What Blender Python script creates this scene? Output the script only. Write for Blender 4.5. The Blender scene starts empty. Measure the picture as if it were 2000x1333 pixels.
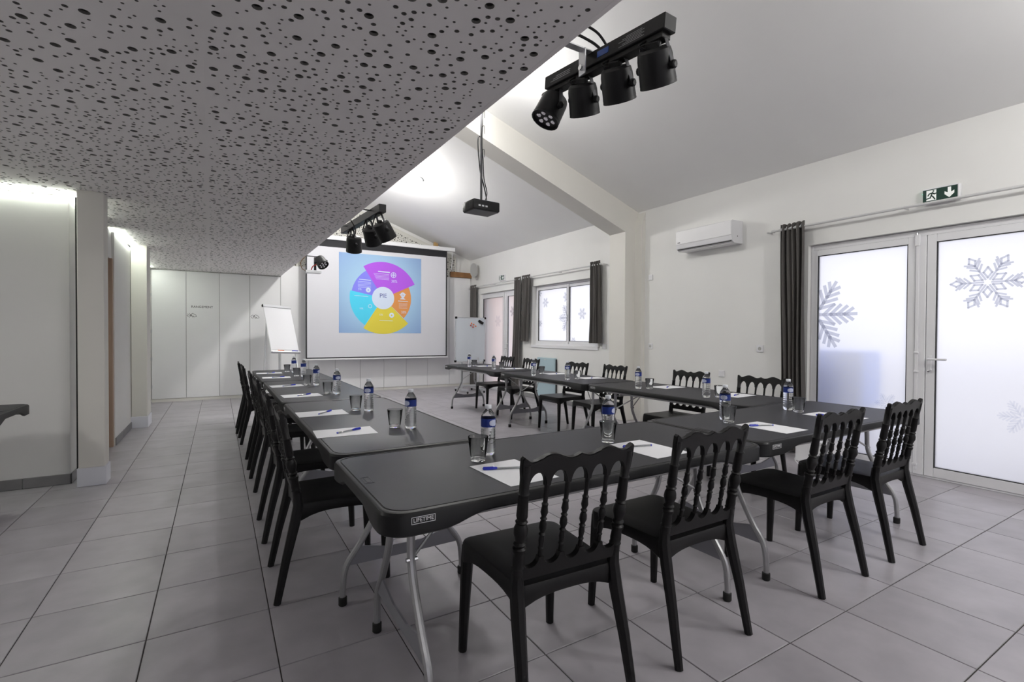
import bpy, bmesh, math, random
from mathutils import Vector, Matrix
from mathutils.geometry import delaunay_2d_cdt
random.seed(7)
SC = bpy.context.scene
COL = SC.collection
R = math.radians
# ------------------------------------------------------------------ camera
F_PX, YAW, PITCH, ROLL, CAM_H = 953.2, .5422, -.0134, .005, 1.253
_fw = Vector((math.sin(YAW)*math.cos(PITCH), math.cos(YAW)*math.cos(PITCH), math.sin(PITCH)))
_rt = Vector((math.cos(YAW), -math.sin(YAW), 0)); _up = _rt.cross(_fw)
_r2 = _rt*math.cos(ROLL)+_up*math.sin(ROLL); _u2 = -_rt*math.sin(ROLL)+_up*math.cos(ROLL)
cam = bpy.data.cameras.new('camera'); cam.sensor_width = 36; cam.sensor_fit = 'HORIZONTAL'; cam.lens = F_PX*36/2000
cam.clip_start = .02
cam_o = bpy.data.objects.new('camera', cam); COL.objects.link(cam_o)
cam_o.matrix_world = Matrix(((_r2.x, _u2.x, -_fw.x, 0), (_r2.y, _u2.y, -_fw.y, 0), (_r2.z, _u2.z, -_fw.z, CAM_H), (0, 0, 0, 1)))
SC.camera = cam_o
# ------------------------------------------------------------------ world, exposure
SKY_STRENGTH, LAMP_W, COVE_E, DOWN_W, PEND_W = 1.4, 37.0, 50.0, .5, 18.5
w = bpy.data.worlds.new('overcast_sky'); SC.world = w; w.use_nodes = True
w.node_tree.nodes['Background'].inputs[0].default_value = (.95, .935, 1, 1)
w.node_tree.nodes['Background'].inputs[1].default_value = SKY_STRENGTH
vs = SC.view_settings; vs.view_transform = 'Standard'; vs.look = 'None'; vs.gamma = 1; vs.exposure = 0.7; vs.use_curve_mapping = False
SC.cycles.use_denoising = True; SC.cycles.max_bounces = 12; SC.cycles.diffuse_bounces = 7; SC.cycles.glossy_bounces = 4
SC.cycles.transmission_bounces = 8; SC.cycles.transparent_max_bounces = 8
SC.cycles.caustics_reflective = False; SC.cycles.caustics_refractive = False; SC.cycles.sample_clamp_indirect = 6
# ------------------------------------------------------------------ materials
MATS = {}
def mat(name, col, rough=.5, metal=0, spec=.5, noise=0, nscale=8, bump=0, bscale=200, rnd=0, trans=0, ior=1.45, emit=0, coat=0):
    if name in MATS: return MATS[name]
    m = bpy.data.materials.new(name); m.use_nodes = True; MATS[name] = m
    nt = m.node_tree; b = nt.nodes['Principled BSDF']; L = nt.links.new
    def inp(k, v): b.inputs[k].default_value = v
    c = (*col, 1); inp('Base Color', c); inp('Roughness', rough); inp('Metallic', metal); inp('Specular IOR Level', spec)
    inp('Transmission Weight', trans); inp('IOR', ior)
    if emit: inp('Emission Color', c); inp('Emission Strength', emit)
    if coat: inp('Coat Weight', coat)
    if noise or bump or rnd:
        tc = nt.nodes.new('ShaderNodeTexCoord'); oi = nt.nodes.new('ShaderNodeObjectInfo')
        ad = nt.nodes.new('ShaderNodeVectorMath'); ad.operation = 'MULTIPLY_ADD'
        cx = nt.nodes.new('ShaderNodeCombineXYZ')
        for k in range(3): L(oi.outputs['Random'], cx.inputs[k])
        ad.inputs[1].default_value = (37, 53, 71); L(cx.outputs[0], ad.inputs[0]); L(tc.outputs['Object'], ad.inputs[2])
    if noise or rnd:
        n = nt.nodes.new('ShaderNodeTexNoise'); n.inputs['Scale'].default_value = nscale; n.inputs['Detail'].default_value = 5
        L(ad.outputs[0], n.inputs['Vector'])
        mr = nt.nodes.new('ShaderNodeMapRange'); mr.inputs[1].default_value = .3; mr.inputs[2].default_value = .7
        mr.inputs[3].default_value = 1-noise; mr.inputs[4].default_value = 1+noise; L(n.outputs['Fac'], mr.inputs[0])
        src = mr.outputs[0]
        if rnd:
            m2 = nt.nodes.new('ShaderNodeMapRange'); m2.inputs[3].default_value = 1-rnd; m2.inputs[4].default_value = 1+rnd
            L(oi.outputs['Random'], m2.inputs[0]); mm = nt.nodes.new('ShaderNodeMath'); mm.operation = 'MULTIPLY'
            L(src, mm.inputs[0]); L(m2.outputs[0], mm.inputs[1]); src = mm.outputs[0]
        vm = nt.nodes.new('ShaderNodeVectorMath'); vm.operation = 'SCALE'; vm.inputs[0].default_value = col
        L(src, vm.inputs['Scale']); L(vm.outputs[0], b.inputs['Base Color'])
    if bump:
        n2 = nt.nodes.new('ShaderNodeTexNoise'); n2.inputs['Scale'].default_value = bscale; n2.inputs['Detail'].default_value = 3
        L(ad.outputs[0], n2.inputs['Vector'])
        bp = nt.nodes.new('ShaderNodeBump'); bp.inputs['Strength'].default_value = bump; bp.inputs['Distance'].default_value = .002
        L(n2.outputs['Fac'], bp.inputs['Height']); L(bp.outputs[0], b.inputs['Normal'])
    return m
def frosted(name, tint):
    m = bpy.data.materials.new(name); m.use_nodes = True; nt = m.node_tree; nt.nodes.clear(); L = nt.links.new
    o = nt.nodes.new('ShaderNodeOutputMaterial'); t = nt.nodes.new('ShaderNodeBsdfTranslucent'); g = nt.nodes.new('ShaderNodeBsdfRefraction')
    d = nt.nodes.new('ShaderNodeBsdfGlossy'); x = nt.nodes.new('ShaderNodeMixShader'); y = nt.nodes.new('ShaderNodeMixShader')
    t.inputs[0].default_value = (*tint, 1); g.inputs[0].default_value = (*tint, 1); g.inputs['Roughness'].default_value = .45; g.inputs['IOR'].default_value = 1.15
    d.inputs['Roughness'].default_value = .35; d.inputs[0].default_value = (1, 1, 1, 1)
    x.inputs[0].default_value = .45; y.inputs[0].default_value = .05
    L(t.outputs[0], x.inputs[1]); L(g.outputs[0], x.inputs[2]); L(x.outputs[0], y.inputs[1]); L(d.outputs[0], y.inputs[2]); L(y.outputs[0], o.inputs[0])
    return m
WALL = mat('wall_paint', (.82, .818, .80), .65, noise=.015, nscale=2, bump=.06, bscale=60)
CEILP = mat('ceiling_paint', (.86, .86, .855), .7, noise=.01, nscale=2)
CREAM = mat('cream_paint', (.78, .765, .715), .6, noise=.015, nscale=2)
WHITE = mat('white_lacquer', (.88, .88, .89), .35, noise=.01, nscale=3)
PLINTH = mat('white_plinth', (.80, .81, .87), .4)
GYPSUM = mat('perforated_gypsum', (.87, .85, .84), .75, noise=.02, nscale=3)
HOLE_SHADE = mat('shaded_hole_wall', (.24, .235, .22), .9)  # darkness of the unlit perforations put into their wall colour
FLEECE = mat('dark_fleece', (.14, .14, .13), .9)
TILE = mat('grey_stoneware', (.395, .375, .405), .33, spec=.42, noise=.11, nscale=5, bump=.10, bscale=25, rnd=.05)
GROUT = mat('dark_grout', (.055, .05, .047), .9)
SKIRT = mat('grey_skirting_tile', (.24, .235, .24), .45, noise=.08, nscale=6)
PVC = mat('white_pvc', (.80, .80, .82), .3)
SEAL = mat('black_seal', (.02, .02, .02), .6)
GLASSF = frosted('frosted_film_glass', (.93, .94, .96))
FILM = bpy.data.materials.new('snowflake_film'); FILM.use_nodes = True; FILM.node_tree.nodes.clear()
_o = FILM.node_tree.nodes.new('ShaderNodeOutputMaterial'); _t = FILM.node_tree.nodes.new('ShaderNodeBsdfTransparent'); _t.inputs[0].default_value = (.62, .63, .67, 1)   # tinted clear film
FILM.node_tree.links.new(_t.outputs[0], _o.inputs[0])
FROST = FILM.copy(); FROST.name = 'pale_film'; [n for n in FROST.node_tree.nodes if n.type == 'BSDF_TRANSPARENT'][0].inputs[0].default_value = (.88, .89, .92, 1)
BLACKP = mat('black_resin', (.0075, .007, .0075), .42, spec=.32, bump=.04, bscale=300)
TABLE = mat('dark_grey_plastic', (.026, .026, .032), .46, spec=.24, noise=.12, nscale=5, bump=.22, bscale=420)
TRIM = mat('table_rim', (.010, .010, .011), .40, spec=.30)
STEEL = mat('grey_painted_steel', (.42, .42, .43), .32, metal=.75)
STEELP = mat('grey_steel_plate', (.30, .30, .33), .42, metal=.5)
CHROME = mat('bright_steel', (.75, .75, .76), .18, metal=1)
RUBBER = mat('black_rubber', (.012, .012, .012), .6)
PAPER = mat('white_paper', (.86, .86, .89), .6)
BLUE = mat('blue_plastic', (.015, .03, .42), .3)
CLEARP = mat('clear_plastic', (.78, .80, .84), .12, trans=.7)
GLASS = mat('clear_glass', (.98, .99, .985), .0, trans=1, ior=1.32)
WATER = mat('clear_bottle', (.97, .985, .99), .02, trans=1, ior=1.28)
CAPW = mat('bottle_cap', (.80, .83, .88), .3)
LABELB = mat('bottle_label_blue', (.012, .035, .24), .35)
LABELW = mat('bottle_label_white', (.60, .64, .82), .4)
CURT = mat('grey_curtain', (.105, .098, .093), .85, bump=.1, bscale=500)
ROD = mat('curtain_rod_white', (.62, .62, .62), .4)
LIGHTB = mat('matt_black_metal', (.009, .009, .010), .45, spec=.3)
DARKM = mat('dark_grey_metal', (.05, .05, .055), .4, metal=.4)
LENS = mat('lens_glass', (.12, .12, .13), .1, spec=.8)
WOOD = mat('brown_wood', (.30, .15, .06), .6, noise=.2, nscale=10)
BROWN = mat('beige_brown_door', (.44, .31, .23), .5)
SCREENW = mat('screen_white', (.72, .72, .76), .8)
SCREENB = mat('screen_black', (.018, .018, .022), .7)
BOARD = mat('whiteboard', (.66, .70, .75), .22)
ALU = mat('aluminium', (.62, .63, .65), .3, metal=.6)
PALEB = mat('pale_blue_enamel', (.42, .55, .60), .35)
SPK = mat('speaker_grey', (.50, .50, .48), .6)
GREEN = mat('exit_green', (.010, .045, .032), .3)
EXITW = mat('exit_white', (.85, .87, .85), .4, emit=.15)
LEDG = mat('green_led', (.1, 1, .45), .4, emit=4)
LAMPM = mat('lamp_diffuser', (1, .99, .97), .5, emit=60)
COVE = mat('led_strip', (.93, 1, .88), .5, emit=COVE_E)
GROUNDM = mat('terrace_concrete', (.55, .54, .52), .9, noise=.05)
ORANGE = mat('terracotta_wall', (.72, .36, .20), .9)
BLUEO = mat('blue_tarpaulin', (.02, .22, .95), .6)
GREYO = mat('grey_render', (.45, .43, .50), .9)
BLACKT = mat('black_print', (.03, .03, .035), .6)
ORM = mat('orange_marker', (.8, .16, .02), .4)
REDM = mat('red_magnet', (.5, .03, .02), .4)
# ------------------------------------------------------------------ mesh helpers
class MB:
    def __init__(s): s.v = []; s.f = []
    def add(s, vs, fs, M=None):
        o = len(s.v); s.v += [tuple(M @ Vector(p)) if M else tuple(p) for p in vs]; s.f += [tuple(i+o for i in f) for f in fs]; return s
    def bm(s, b, M=None):
        b.verts.index_update(); s.add([p.co[:] for p in b.verts], [[q.index for q in f.verts] for f in b.faces], M); b.free(); return s
    def box(s, a, b, bev=0, M=None, seg=1):
        x0, y0, z0 = a; x1, y1, z1 = b
        if x0 > x1: x0, x1 = x1, x0
        if y0 > y1: y0, y1 = y1, y0
        if z0 > z1: z0, z1 = z1, z0
        vs = [(x0, y0, z0), (x1, y0, z0), (x1, y1, z0), (x0, y1, z0), (x0, y0, z1), (x1, y0, z1), (x1, y1, z1), (x0, y1, z1)]
        fs = [(0, 3, 2, 1), (4, 5, 6, 7), (0, 1, 5, 4), (1, 2, 6, 5), (2, 3, 7, 6), (3, 0, 4, 7)]
        if not bev: return s.add(vs, fs, M)
        k = bmesh.new(); q = [k.verts.new(p) for p in vs]
        for f in fs: k.faces.new([q[i] for i in f])
        bmesh.ops.bevel(k, geom=k.edges[:], offset=bev, segments=seg, affect='EDGES', profile=.5)
        return s.bm(k, M)
    def lathe(s, prof, seg=16, M=None, caps=True):
        vs = []; fs = []; n = len(prof)
        for z, r in prof:
            for k in range(seg):
                a = 2*math.pi*k/seg; vs.append((r*math.cos(a), r*math.sin(a), z))
        for i in range(n-1):
            for k in range(seg):
                k2 = (k+1) % seg; fs.append((i*seg+k, i*seg+k2, (i+1)*seg+k2, (i+1)*seg+k))
        if caps: fs += [tuple(range(seg-1, -1, -1)), tuple((n-1)*seg+k for k in range(seg))]
        return s.add(vs, fs, M)
    def tube(s, pts, r, seg=8, smooth=0, flat=1, caps=True):
        pts = [Vector(p) for p in pts]
        if smooth: pts = catmull(pts, smooth)
        rr = r if isinstance(r, (list, tuple)) else [r]*len(pts)
        if len(rr) != len(pts):
            rr = [rr[min(len(rr)-1, int(i*(len(rr)-1)/(len(pts)-1)))] + (rr[min(len(rr)-1, int(i*(len(rr)-1)/(len(pts)-1))+1)]-rr[min(len(rr)-1, int(i*(len(rr)-1)/(len(pts)-1)))])*((i*(len(rr)-1)/(len(pts)-1)) % 1) for i in range(len(pts))]
        vs = []; fs = []; n = len(pts); ref = None
        for i, p in enumerate(pts):
            t = (pts[min(i+1, n-1)]-pts[max(i-1, 0)]).normalized()
            if ref is None: ref = Vector((0, 0, 1)) if abs(t.z) < .9 else Vector((1, 0, 0))
            u = ref - t*ref.dot(t)
            if u.length < 1e-4: u = t.orthogonal()
            u.normalize(); ref = u; q = t.cross(u)
            for k in range(seg):
                a = 2*math.pi*(k+.5)/seg; vs.append(p+u*(math.cos(a)*rr[i])+q*(math.sin(a)*rr[i]*flat))
        for i in range(n-1):
            for k in range(seg):
                k2 = (k+1) % seg; fs.append((i*seg+k, i*seg+k2, (i+1)*seg+k2, (i+1)*seg+k))
        if caps: fs += [tuple(range(seg-1, -1, -1)), tuple((n-1)*seg+k for k in range(seg))]
        return s.add(vs, fs)
    def prism(s, poly, z0, z1, M=None):
        n = len(poly); vs = [(x, y, z0) for x, y in poly]+[(x, y, z1) for x, y in poly]
        fs = [tuple(range(n-1, -1, -1)), tuple(range(n, 2*n))]+[(i, (i+1) % n, n+(i+1) % n, n+i) for i in range(n)]
        return s.add(vs, fs, M)
    def build(s, name, m, parent=None, smooth=True, ang=35):
        me = bpy.data.meshes.new(name); me.from_pydata([tuple(p) for p in s.v], [], s.f)
        k = bmesh.new(); k.from_mesh(me); bmesh.ops.recalc_face_normals(k, faces=k.faces[:]); k.to_mesh(me); k.free()
        if m: me.materials.append(m)
        if smooth:
            me.polygons.foreach_set('use_smooth', [True]*len(me.polygons)); me.set_sharp_from_angle(angle=R(ang))
        o = bpy.data.objects.new(name, me); COL.objects.link(o)
        if parent: o.parent = parent
        return o
def catmull(P, n):
    out = []
    for i in range(len(P)-1):
        p0 = P[max(i-1, 0)]; p1 = P[i]; p2 = P[i+1]; p3 = P[min(i+2, len(P)-1)]
        for k in range(n):
            t = k/n; out.append(.5*((2*p1)+(p2-p0)*t+(2*p0-5*p1+4*p2-p3)*t*t+(3*p1-p0-3*p2+p3)*t**3))
    return out+[P[-1]]
def T(x, y, z): return Matrix.Translation((x, y, z))
def RZ(a): return Matrix.Rotation(a, 4, 'Z')
def RX(a): return Matrix.Rotation(a, 4, 'X')
def RY(a): return Matrix.Rotation(a, 4, 'Y')
def axis_m(p, q):
    p = Vector(p); q = Vector(q); return T(*p) @ (q-p).to_track_quat('Z', 'Y').to_matrix().to_4x4()
def tag(o, label, cat, group=None, kind=None):
    o['label'] = label; o['category'] = cat
    if group: o['group'] = group
    if kind: o['kind'] = kind
    return o
def struct(o, label=None, cat=None):
    o['kind'] = 'structure'
    if label: o['label'] = label
    if cat: o['category'] = cat
    return o
def empty(name, loc=(0, 0, 0), rz=0):
    o = bpy.data.objects.new(name, None); COL.objects.link(o); o.location = loc; o.rotation_euler = (0, 0, rz); o.empty_display_size = .1; return o
def copy_tree(o, parent=None):
    c = o.copy(); COL.objects.link(c); c.parent = parent
    for ch in list(o.children): copy_tree(ch, c)
    return c
def text(s, size, m, M, parent, name='lettering', depth=.0006, align='CENTER'):
    cu = bpy.data.curves.new(name, 'FONT'); cu.body = s; cu.size = size; cu.extrude = depth; cu.align_x = align; cu.align_y = 'CENTER'
    o = bpy.data.objects.new(name, cu); COL.objects.link(o); bpy.context.view_layer.update()
    me = bpy.data.meshes.new_from_object(o.evaluated_get(bpy.context.evaluated_depsgraph_get())); bpy.data.objects.remove(o)
    me.transform(M); me.materials.clear(); me.materials.append(m)
    r = bpy.data.objects.new(name, me); COL.objects.link(r); r.parent = parent; return r
# a flat thing on a wall that faces -Y (u=+X, v=+Z) or -X (u=-Y, v=+Z): local x,y -> wall, local z -> into the room
def face_y(x, y, z): return Matrix(((1, 0, 0, x), (0, 0, -1, y), (0, 1, 0, z), (0, 0, 0, 1)))
def face_x(x, y, z): return Matrix(((0, 0, -1, x), (-1, 0, 0, y), (0, 1, 0, z), (0, 0, 0, 1)))
# ------------------------------------------------------------------ structure
XW, ZC, SL, YF, YB, XL = 5.32, 3.06, .35, 10.85, -3.2, -3.4     # right wall, eaves, slope, far wall, back wall, left limit
def ceil_z(x): return ZC+SL*(XW-x)
XR = .2                                                            # ridge
# floor with tiles
fl = struct(MB().box((XL, YB, -.12), (XW+.25, YF+.2, -.004)).build('floor', GROUT, smooth=False))
P = .45; TX0, TY0 = -.2544, .6531
tb = MB()
h = .45/2-.0022; c_ = .0018
tb.add([(-h, -h, -.01), (h, -h, -.01), (h, h, -.01), (-h, h, -.01), (-h, -h, -c_), (h, -h, -c_), (h, h, -c_), (-h, h, -c_),
        (-h+c_, -h+c_, 0), (h-c_, -h+c_, 0), (h-c_, h-c_, 0), (-h+c_, h-c_, 0)],
       [(0, 1, 5, 4), (1, 2, 6, 5), (2, 3, 7, 6), (3, 0, 4, 7), (4, 5, 9, 8), (5, 6, 10, 9), (6, 7, 11, 10), (7, 4, 8, 11), (8, 9, 10, 11)])
cells = []
for i in range(-8, 13):
    for j in range(-9, 23):
        x, y = TX0+P*(i+.5), TY0+P*(j+.5)
        if x < XL or x > XW+.1 or y < YB or y > YF: continue
        q = Vector((x, y, -CAM_H)); d = q.dot(_fw)
        u = q.dot(_r2)/max(d, .01)*F_PX
        vis = d > .3 and abs(u) < 1150 and q.dot(_u2)/max(d, .01)*F_PX > -800 and not (x < -1.05 and y > 5.4)
        cells.append((0 if vis else 1, d if vis else q.length, x, y))
cells.sort()
t0 = tb.build('tile', TILE, fl, smooth=False); rest = MB(); base_v, base_f = list(tb.v), list(tb.f)
for n, (nv, d, x, y) in enumerate(cells):
    if n == 0: t0.location = (x, y, 0)
    elif n < 300:
        o = t0.copy(); COL.objects.link(o); o.parent = fl; o.location = (x, y, 0)
    else: rest.add(base_v, base_f, T(x, y, 0))
o = rest.build('tile_field', TILE, fl, smooth=False); o['kind'] = 'stuff'
# right wall with openings (Y ranges)
OPEN = [(-2.4, -.5, 0, 2.205), (.86, 2.80, 0, 2.205), (6.11, 8.06, 1.015, 2.205), (8.52, 10.30, 0, 2.205)]
wb = MB(); y = YB
for a, b, z0, z1 in OPEN:
    wb.box((XW, y, 0), (XW+.25, a, ZC+.1)); wb.box((XW, a, z1), (XW+.25, b, ZC+.1))
    if z0: wb.box((XW, a, 0), (XW+.25, b, z0))
    y = b
wb.box((XW, y, 0), (XW+.25, YF+.2, ZC+.1))
struct(wb.build('wall_right', WALL, smooth=False))
def gable(name, y0, y1):
    return MB().prism([(XL-.2, 0), (XW+.25, 0), (XW+.25, ceil_z(XW)+.1), (XR, ceil_z(XR)+.2), (XL-.2, ceil_z(XR)+.2)], 0, y1-y0, face_y(0, y1, 0)).build(name, WALL, smooth=False)
struct(gable('wall_far', YF, YF+.2))
bw = MB(); BOPEN = [(-2.6, -.9, 0, 2.2), (.5, 3.1, 0, 2.2)]; x_ = XL-.2
for a, b, z0, z1 in BOPEN: bw.box((x_, YB-.2, 0), (a, YB, 2.2)); x_ = b
bw.box((x_, YB-.2, 0), (XW+.25, YB, 2.2)).prism([(XL-.2, 2.2), (XW+.25, 2.2), (XW+.25, ceil_z(XW)+.1), (XR, ceil_z(XR)+.2), (XL-.2, ceil_z(XR)+.2)], 0, .2, face_y(0, YB, 0))
struct(bw.build('wall_back', WALL, smooth=False))
struct(MB().box((XL-.2, YB, 0), (XL, YF, 5)).build('wall_left', WALL, smooth=False))
struct(MB().prism([(XW+.25, ZC-SL*.25), (XW+.25, ZC+.2), (XR, ceil_z(XR)+.25), (XL-.2, ceil_z(XR)+.25), (XL-.2, ceil_z(XR)), (XR, ceil_z(XR))], 0, YF-YB, face_y(0, YF, 0)).build('ceiling', CEILP, smooth=False))
# pilaster and rafter
PX, PY0, PY1 = 5.06, 5.23, 5.56
struct(MB().box((PX, PY0, 0), (XW+.02, PY1, 2.80), .004).build('pillar', CREAM), 'white pilaster on the right wall carrying the sloping rafter', 'pilaster')
struct(MB().prism([(XW, ceil_z(XW)-.30), (PX, ceil_z(PX)-.40), (XR, ceil_z(XR)-.30), (XR, ceil_z(XR)+.02), (XW, ceil_z(XW)+.02)], 0, PY1-PY0-.006, face_y(0, PY1-.003, 0)).build('beam', CREAM, smooth=False), 'white rafter under the sloping ceiling above the projector', 'rafter')
struct(MB().prism([(XW, 0), (XW-.07, 0), (XW-.07, 2.86), (XW, 3.04)], 0, .14, face_y(0, PY0, 0)).build('trim_1', CREAM, smooth=False))
# left walls, pillars, recess
LW = struct(MB().box((XL, 5.33, 0), (-1.048, 6.25, 2.355)).box((-1.25, 6.25, 2.06), (-1.0, 6.86, 2.36)).box((-1.25, 6.86, 0), (-.975, 8.12, 2.355))
            .box((-1.3, 8.1, 0), (-1.05, YF, 2.39)).box((-2.4, 6.3, 0), (-2.3, 8.1, 2.4)).build('wall_left', WALL, smooth=False))
struct(MB().box((-1.24, 6.80, 0), (-.985, 6.865, 2.06)).build('door_5', BROWN, smooth=False))
for k, (y0, y1) in enumerate(((5.17, 5.34), (8.0, 8.38))):
    struct(MB().box((-.97, y0, .15), (-.80, y1, 2.40), .004).build('pillar', CREAM), ('cream pillar beside the nearer left wall', 'cream pillar beside the cupboard wall')[k], 'pillar')
    struct(MB().box((-.978, y0-.008, 0), (-.792, y1+.008, .15), .003).build('trim_%d' % (k+2), PLINTH), ('white plinth block of the nearer left pillar', 'white plinth block of the farther left pillar')[k], 'plinth')
    struct(MB().box((-1.000, y0+.11, .1), (-.975, y1-.02, 2.36)).build('trim_%d' % (k+4), SEAL, smooth=False), ('dark gap strip behind the nearer left pillar', 'dark gap strip behind the farther left pillar')[k], 'gap')
bb = struct(MB().box((XL, 5.325, 0), (-1.04, 5.34, .006)).build('baseboard_left', GROUT, smooth=False))
for x1, x0 in ((-1.038, -1.335), (-1.339, -1.785), (-1.789, -2.235)):
    MB().box((x0, 5.318, .002), (x1, 5.33, .085), .002).build('skirting_tile', SKIRT, bb)
MB().box((-1.048, 5.318, .002), (-1.036, 5.77, .085), .002).build('skirting_tile', SKIRT, bb); MB().box((-1.048, 5.774, .002), (-1.036, 6.25, .085), .002).build('skirting_tile', SKIRT, bb)
for a, b in ((6.868, 7.3), (7.304, 7.75), (7.754, 8.0)): MB().box((-.976, a, .002), (-.964, b, .085), .002).build('skirting_tile', SKIRT, bb)
br = struct(MB().box((XW-.004, 2.82, 0), (XW, 6.0, .006)).build('baseboard_right', GROUT, smooth=False))
for a, b in [(YB, -2.4), (-.5, .86), (2.82, 3.27), (3.274, 3.72), (3.724, 4.17), (4.174, 4.62), (4.624, 5.09), (5.70, 6.15), (6.154, 6.6), (6.604, 7.05), (7.054, 7.5), (7.504, 7.95), (7.954, 8.5)]:
    MB().box((XW-.012, a, .002), (XW, b, .085), .002).build('skirting_tile', SKIRT, br)
# cove led strips on top of the left walls
def strip(a, b, lab):
    tag(MB().box(a, b).build('led_strip', COVE, smooth=False), lab, 'light strip', 'cove lights along the left wall tops')
strip((-2.6, 5.312, 2.385), (-1.035, 5.330, 2.393), 'glowing cove light strip on top of the nearest left wall face')
strip((-1.047, 5.335, 2.385), (-1.033, 6.2, 2.393), 'glowing cove light strip around the near left wall corner')
strip((-.974, 6.88, 2.385), (-.958, 7.99, 2.393), 'glowing cove light strip above the doorway wall')
strip((-1.049, 8.42, 2.385), (-1.035, 10.6, 2.393), 'glowing cove light strip at the left end of the cupboards')
# perforated ceiling slab
def perforated(w_, h_, clip=None, dens=(45, 118, 175), seed=3):
    rg = random.Random(seed); holes = []; grid = {}
    for r, n, sg in ((.0175, dens[0], 14), (.010, dens[1], 10), (.006, dens[2], 8)):
        want = int(n*w_*h_); tries = 0
        while want and tries < 60000:
            tries += 1; x = rg.uniform(.02, w_-.02); y = rg.uniform(.02, h_-.02)
            if clip and not clip(x, y): continue
            gx, gy = int(x/.08), int(y/.08); ok = True; gap = .055 if r > .015 else .014 if r > .008 else .012
            for i in (-1, 0, 1):
                for j in (-1, 0, 1):
                    for X, Y, RR, _ in grid.get((gx+i, gy+j), ()):
                        g2 = gap if abs(RR-r) < .001 else .012
                        if (X-x)**2+(Y-y)**2 < (RR+r+g2)**2: ok = False
            if ok: q = (x, y, r, sg); holes.append(q); grid.setdefault((gx, gy), []).append(q); want -= 1
    return holes
def perf_mesh(outline, holes, depth):
    vs = [Vector(p) for p in outline]; n = len(vs); es = [(i, (i+1) % n) for i in range(n)]; hl = []
    for x, y, r, sg in holes:
        o = len(vs); vs += [Vector((x+r*math.cos(2*math.pi*k/sg), y+r*math.sin(2*math.pi*k/sg))) for k in range(sg)]
        es += [(o+k, o+(k+1) % sg) for k in range(sg)]; hl.append((o, sg))
    V, Ed, Fc, ov, oe, of = delaunay_2d_cdt(vs, es, [], 0, 1e-6)
    owner = {}
    for i, orig in enumerate(ov):
        for q in orig:
            if q >= n:
                for hi, (o, sg) in enumerate(hl):
                    pass
                break
    start = [o for o, _ in hl]
    import bisect
    def hole_of(i):
        q = ov[i][0] if ov[i] else -1
        return bisect.bisect_right(start, q)-1 if q >= n else -1
    hv = [hole_of(i) for i in range(len(V))]
    m = MB(); m.v = [(p.x, p.y, 0) for p in V]
    for f in Fc:
        a = hv[f[0]]
        if a >= 0 and all(hv[i] == a for i in f): continue
        cx = sum(V[i].x for i in f)/3; cy = sum(V[i].y for i in f)/3
        m.f.append(tuple(f))
    for x, y, r, sg in holes: m.lathe([(0, r), (depth, r)], sg, T(x, y, 0), caps=False)
    return m
def shade_hole_walls(o):
    o.data.materials.append(HOLE_SHADE)
    for f in o.data.polygons:
        if abs(f.normal.z) < .5: f.material_index = 1
    return o
SZ = 2.40
slab = empty('ceiling_slab'); struct(slab, 'grey perforated flat ceiling over the left half of the room', 'ceiling')
slab.location = (1.187, 1.252, SZ); slab.rotation_euler = (0, 0, math.atan2(1.187-1.08, 10.82-1.252))
MB().box((-4.9, -4.6, .04), (-.002, 9.62, .24)).build('slab_body', GYPSUM, slab, smooth=False)
MB().box((-4.9, -4.6, .022), (-.03, 9.62, .026)).build('fleece_backing', FLEECE, slab, smooth=False)
MB().box((-.022, -4.6, -.001), (0, 9.62, .24)).build('edge_trim', GYPSUM, slab, smooth=False)
PW, PH = 1.2, 2.0
hp = perforated(PW, PH)
pm = perf_mesh([(0, 0), (PW, 0), (PW, PH), (0, PH)], hp, .0125); p0 = None
for i in range(3):
    for j in range(7):
        if p0 is None:
            p0 = shade_hole_walls(pm.build('ceiling_panel', GYPSUM, slab, smooth=False)); o = p0
        else:
            o = p0.copy(); COL.objects.link(o); o.parent = slab
        o.location = (-.022-PW*(i+1), -4.4+PH*j, 0)
# ------------------------------------------------------------------ doors and windows on the right wall
def ring(m, x0, x1, ya, yb, za, zb, wd, bev=.004, wb_=None):
    wb_ = wb_ or wd
    m.box((x0, ya, za), (x1, ya+wd, zb), bev).box((x0, yb-wd, za), (x1, yb, zb), bev).box((x0, ya+wd, zb-wd), (x1, yb-wd, zb), bev).box((x0, ya+wd, za), (x1, yb-wd, za+wb_), bev)
    return m
def leaf(d, ya, yb, z0, z1, wd, x=5.365, wb_=None):
    ring(MB(), x, x+.05, ya, yb, z0, z1, wd, wb_=wb_).build('leaf_frame', PVC, d)
    ring(MB(), x+.002, x+.03, ya+wd-.006, yb-wd+.006, z0+(wb_ or wd)-.006, z1-wd+.006, .010, .0).build('seal', SEAL, d, smooth=False)
    MB().box((x+.018, ya+wd, z0+(wb_ or wd)), (x+.024, yb-wd, z1-wd)).build('glass_pane', GLASSF, d, smooth=False)
def handle(d, y, z, dirn, x=5.365):
    hd = MB().box((x-.012, y-.014, z-.10), (x, y+.014, z+.03), .004).build('handle', PVC, d)
    MB().tube([(x-.005, y, z), (x-.05, y, z), (x-.055, y+dirn*.02, z), (x-.055, y+dirn*.13, z)], .009, 8).build('lever', PVC, hd)
    MB().lathe([(0, .010), (.02, .010), (.022, .006)], 12, T(x-.012, y, z-.105) @ RY(-math.pi/2)).build('lock_cylinder', CHROME, hd)
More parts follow.
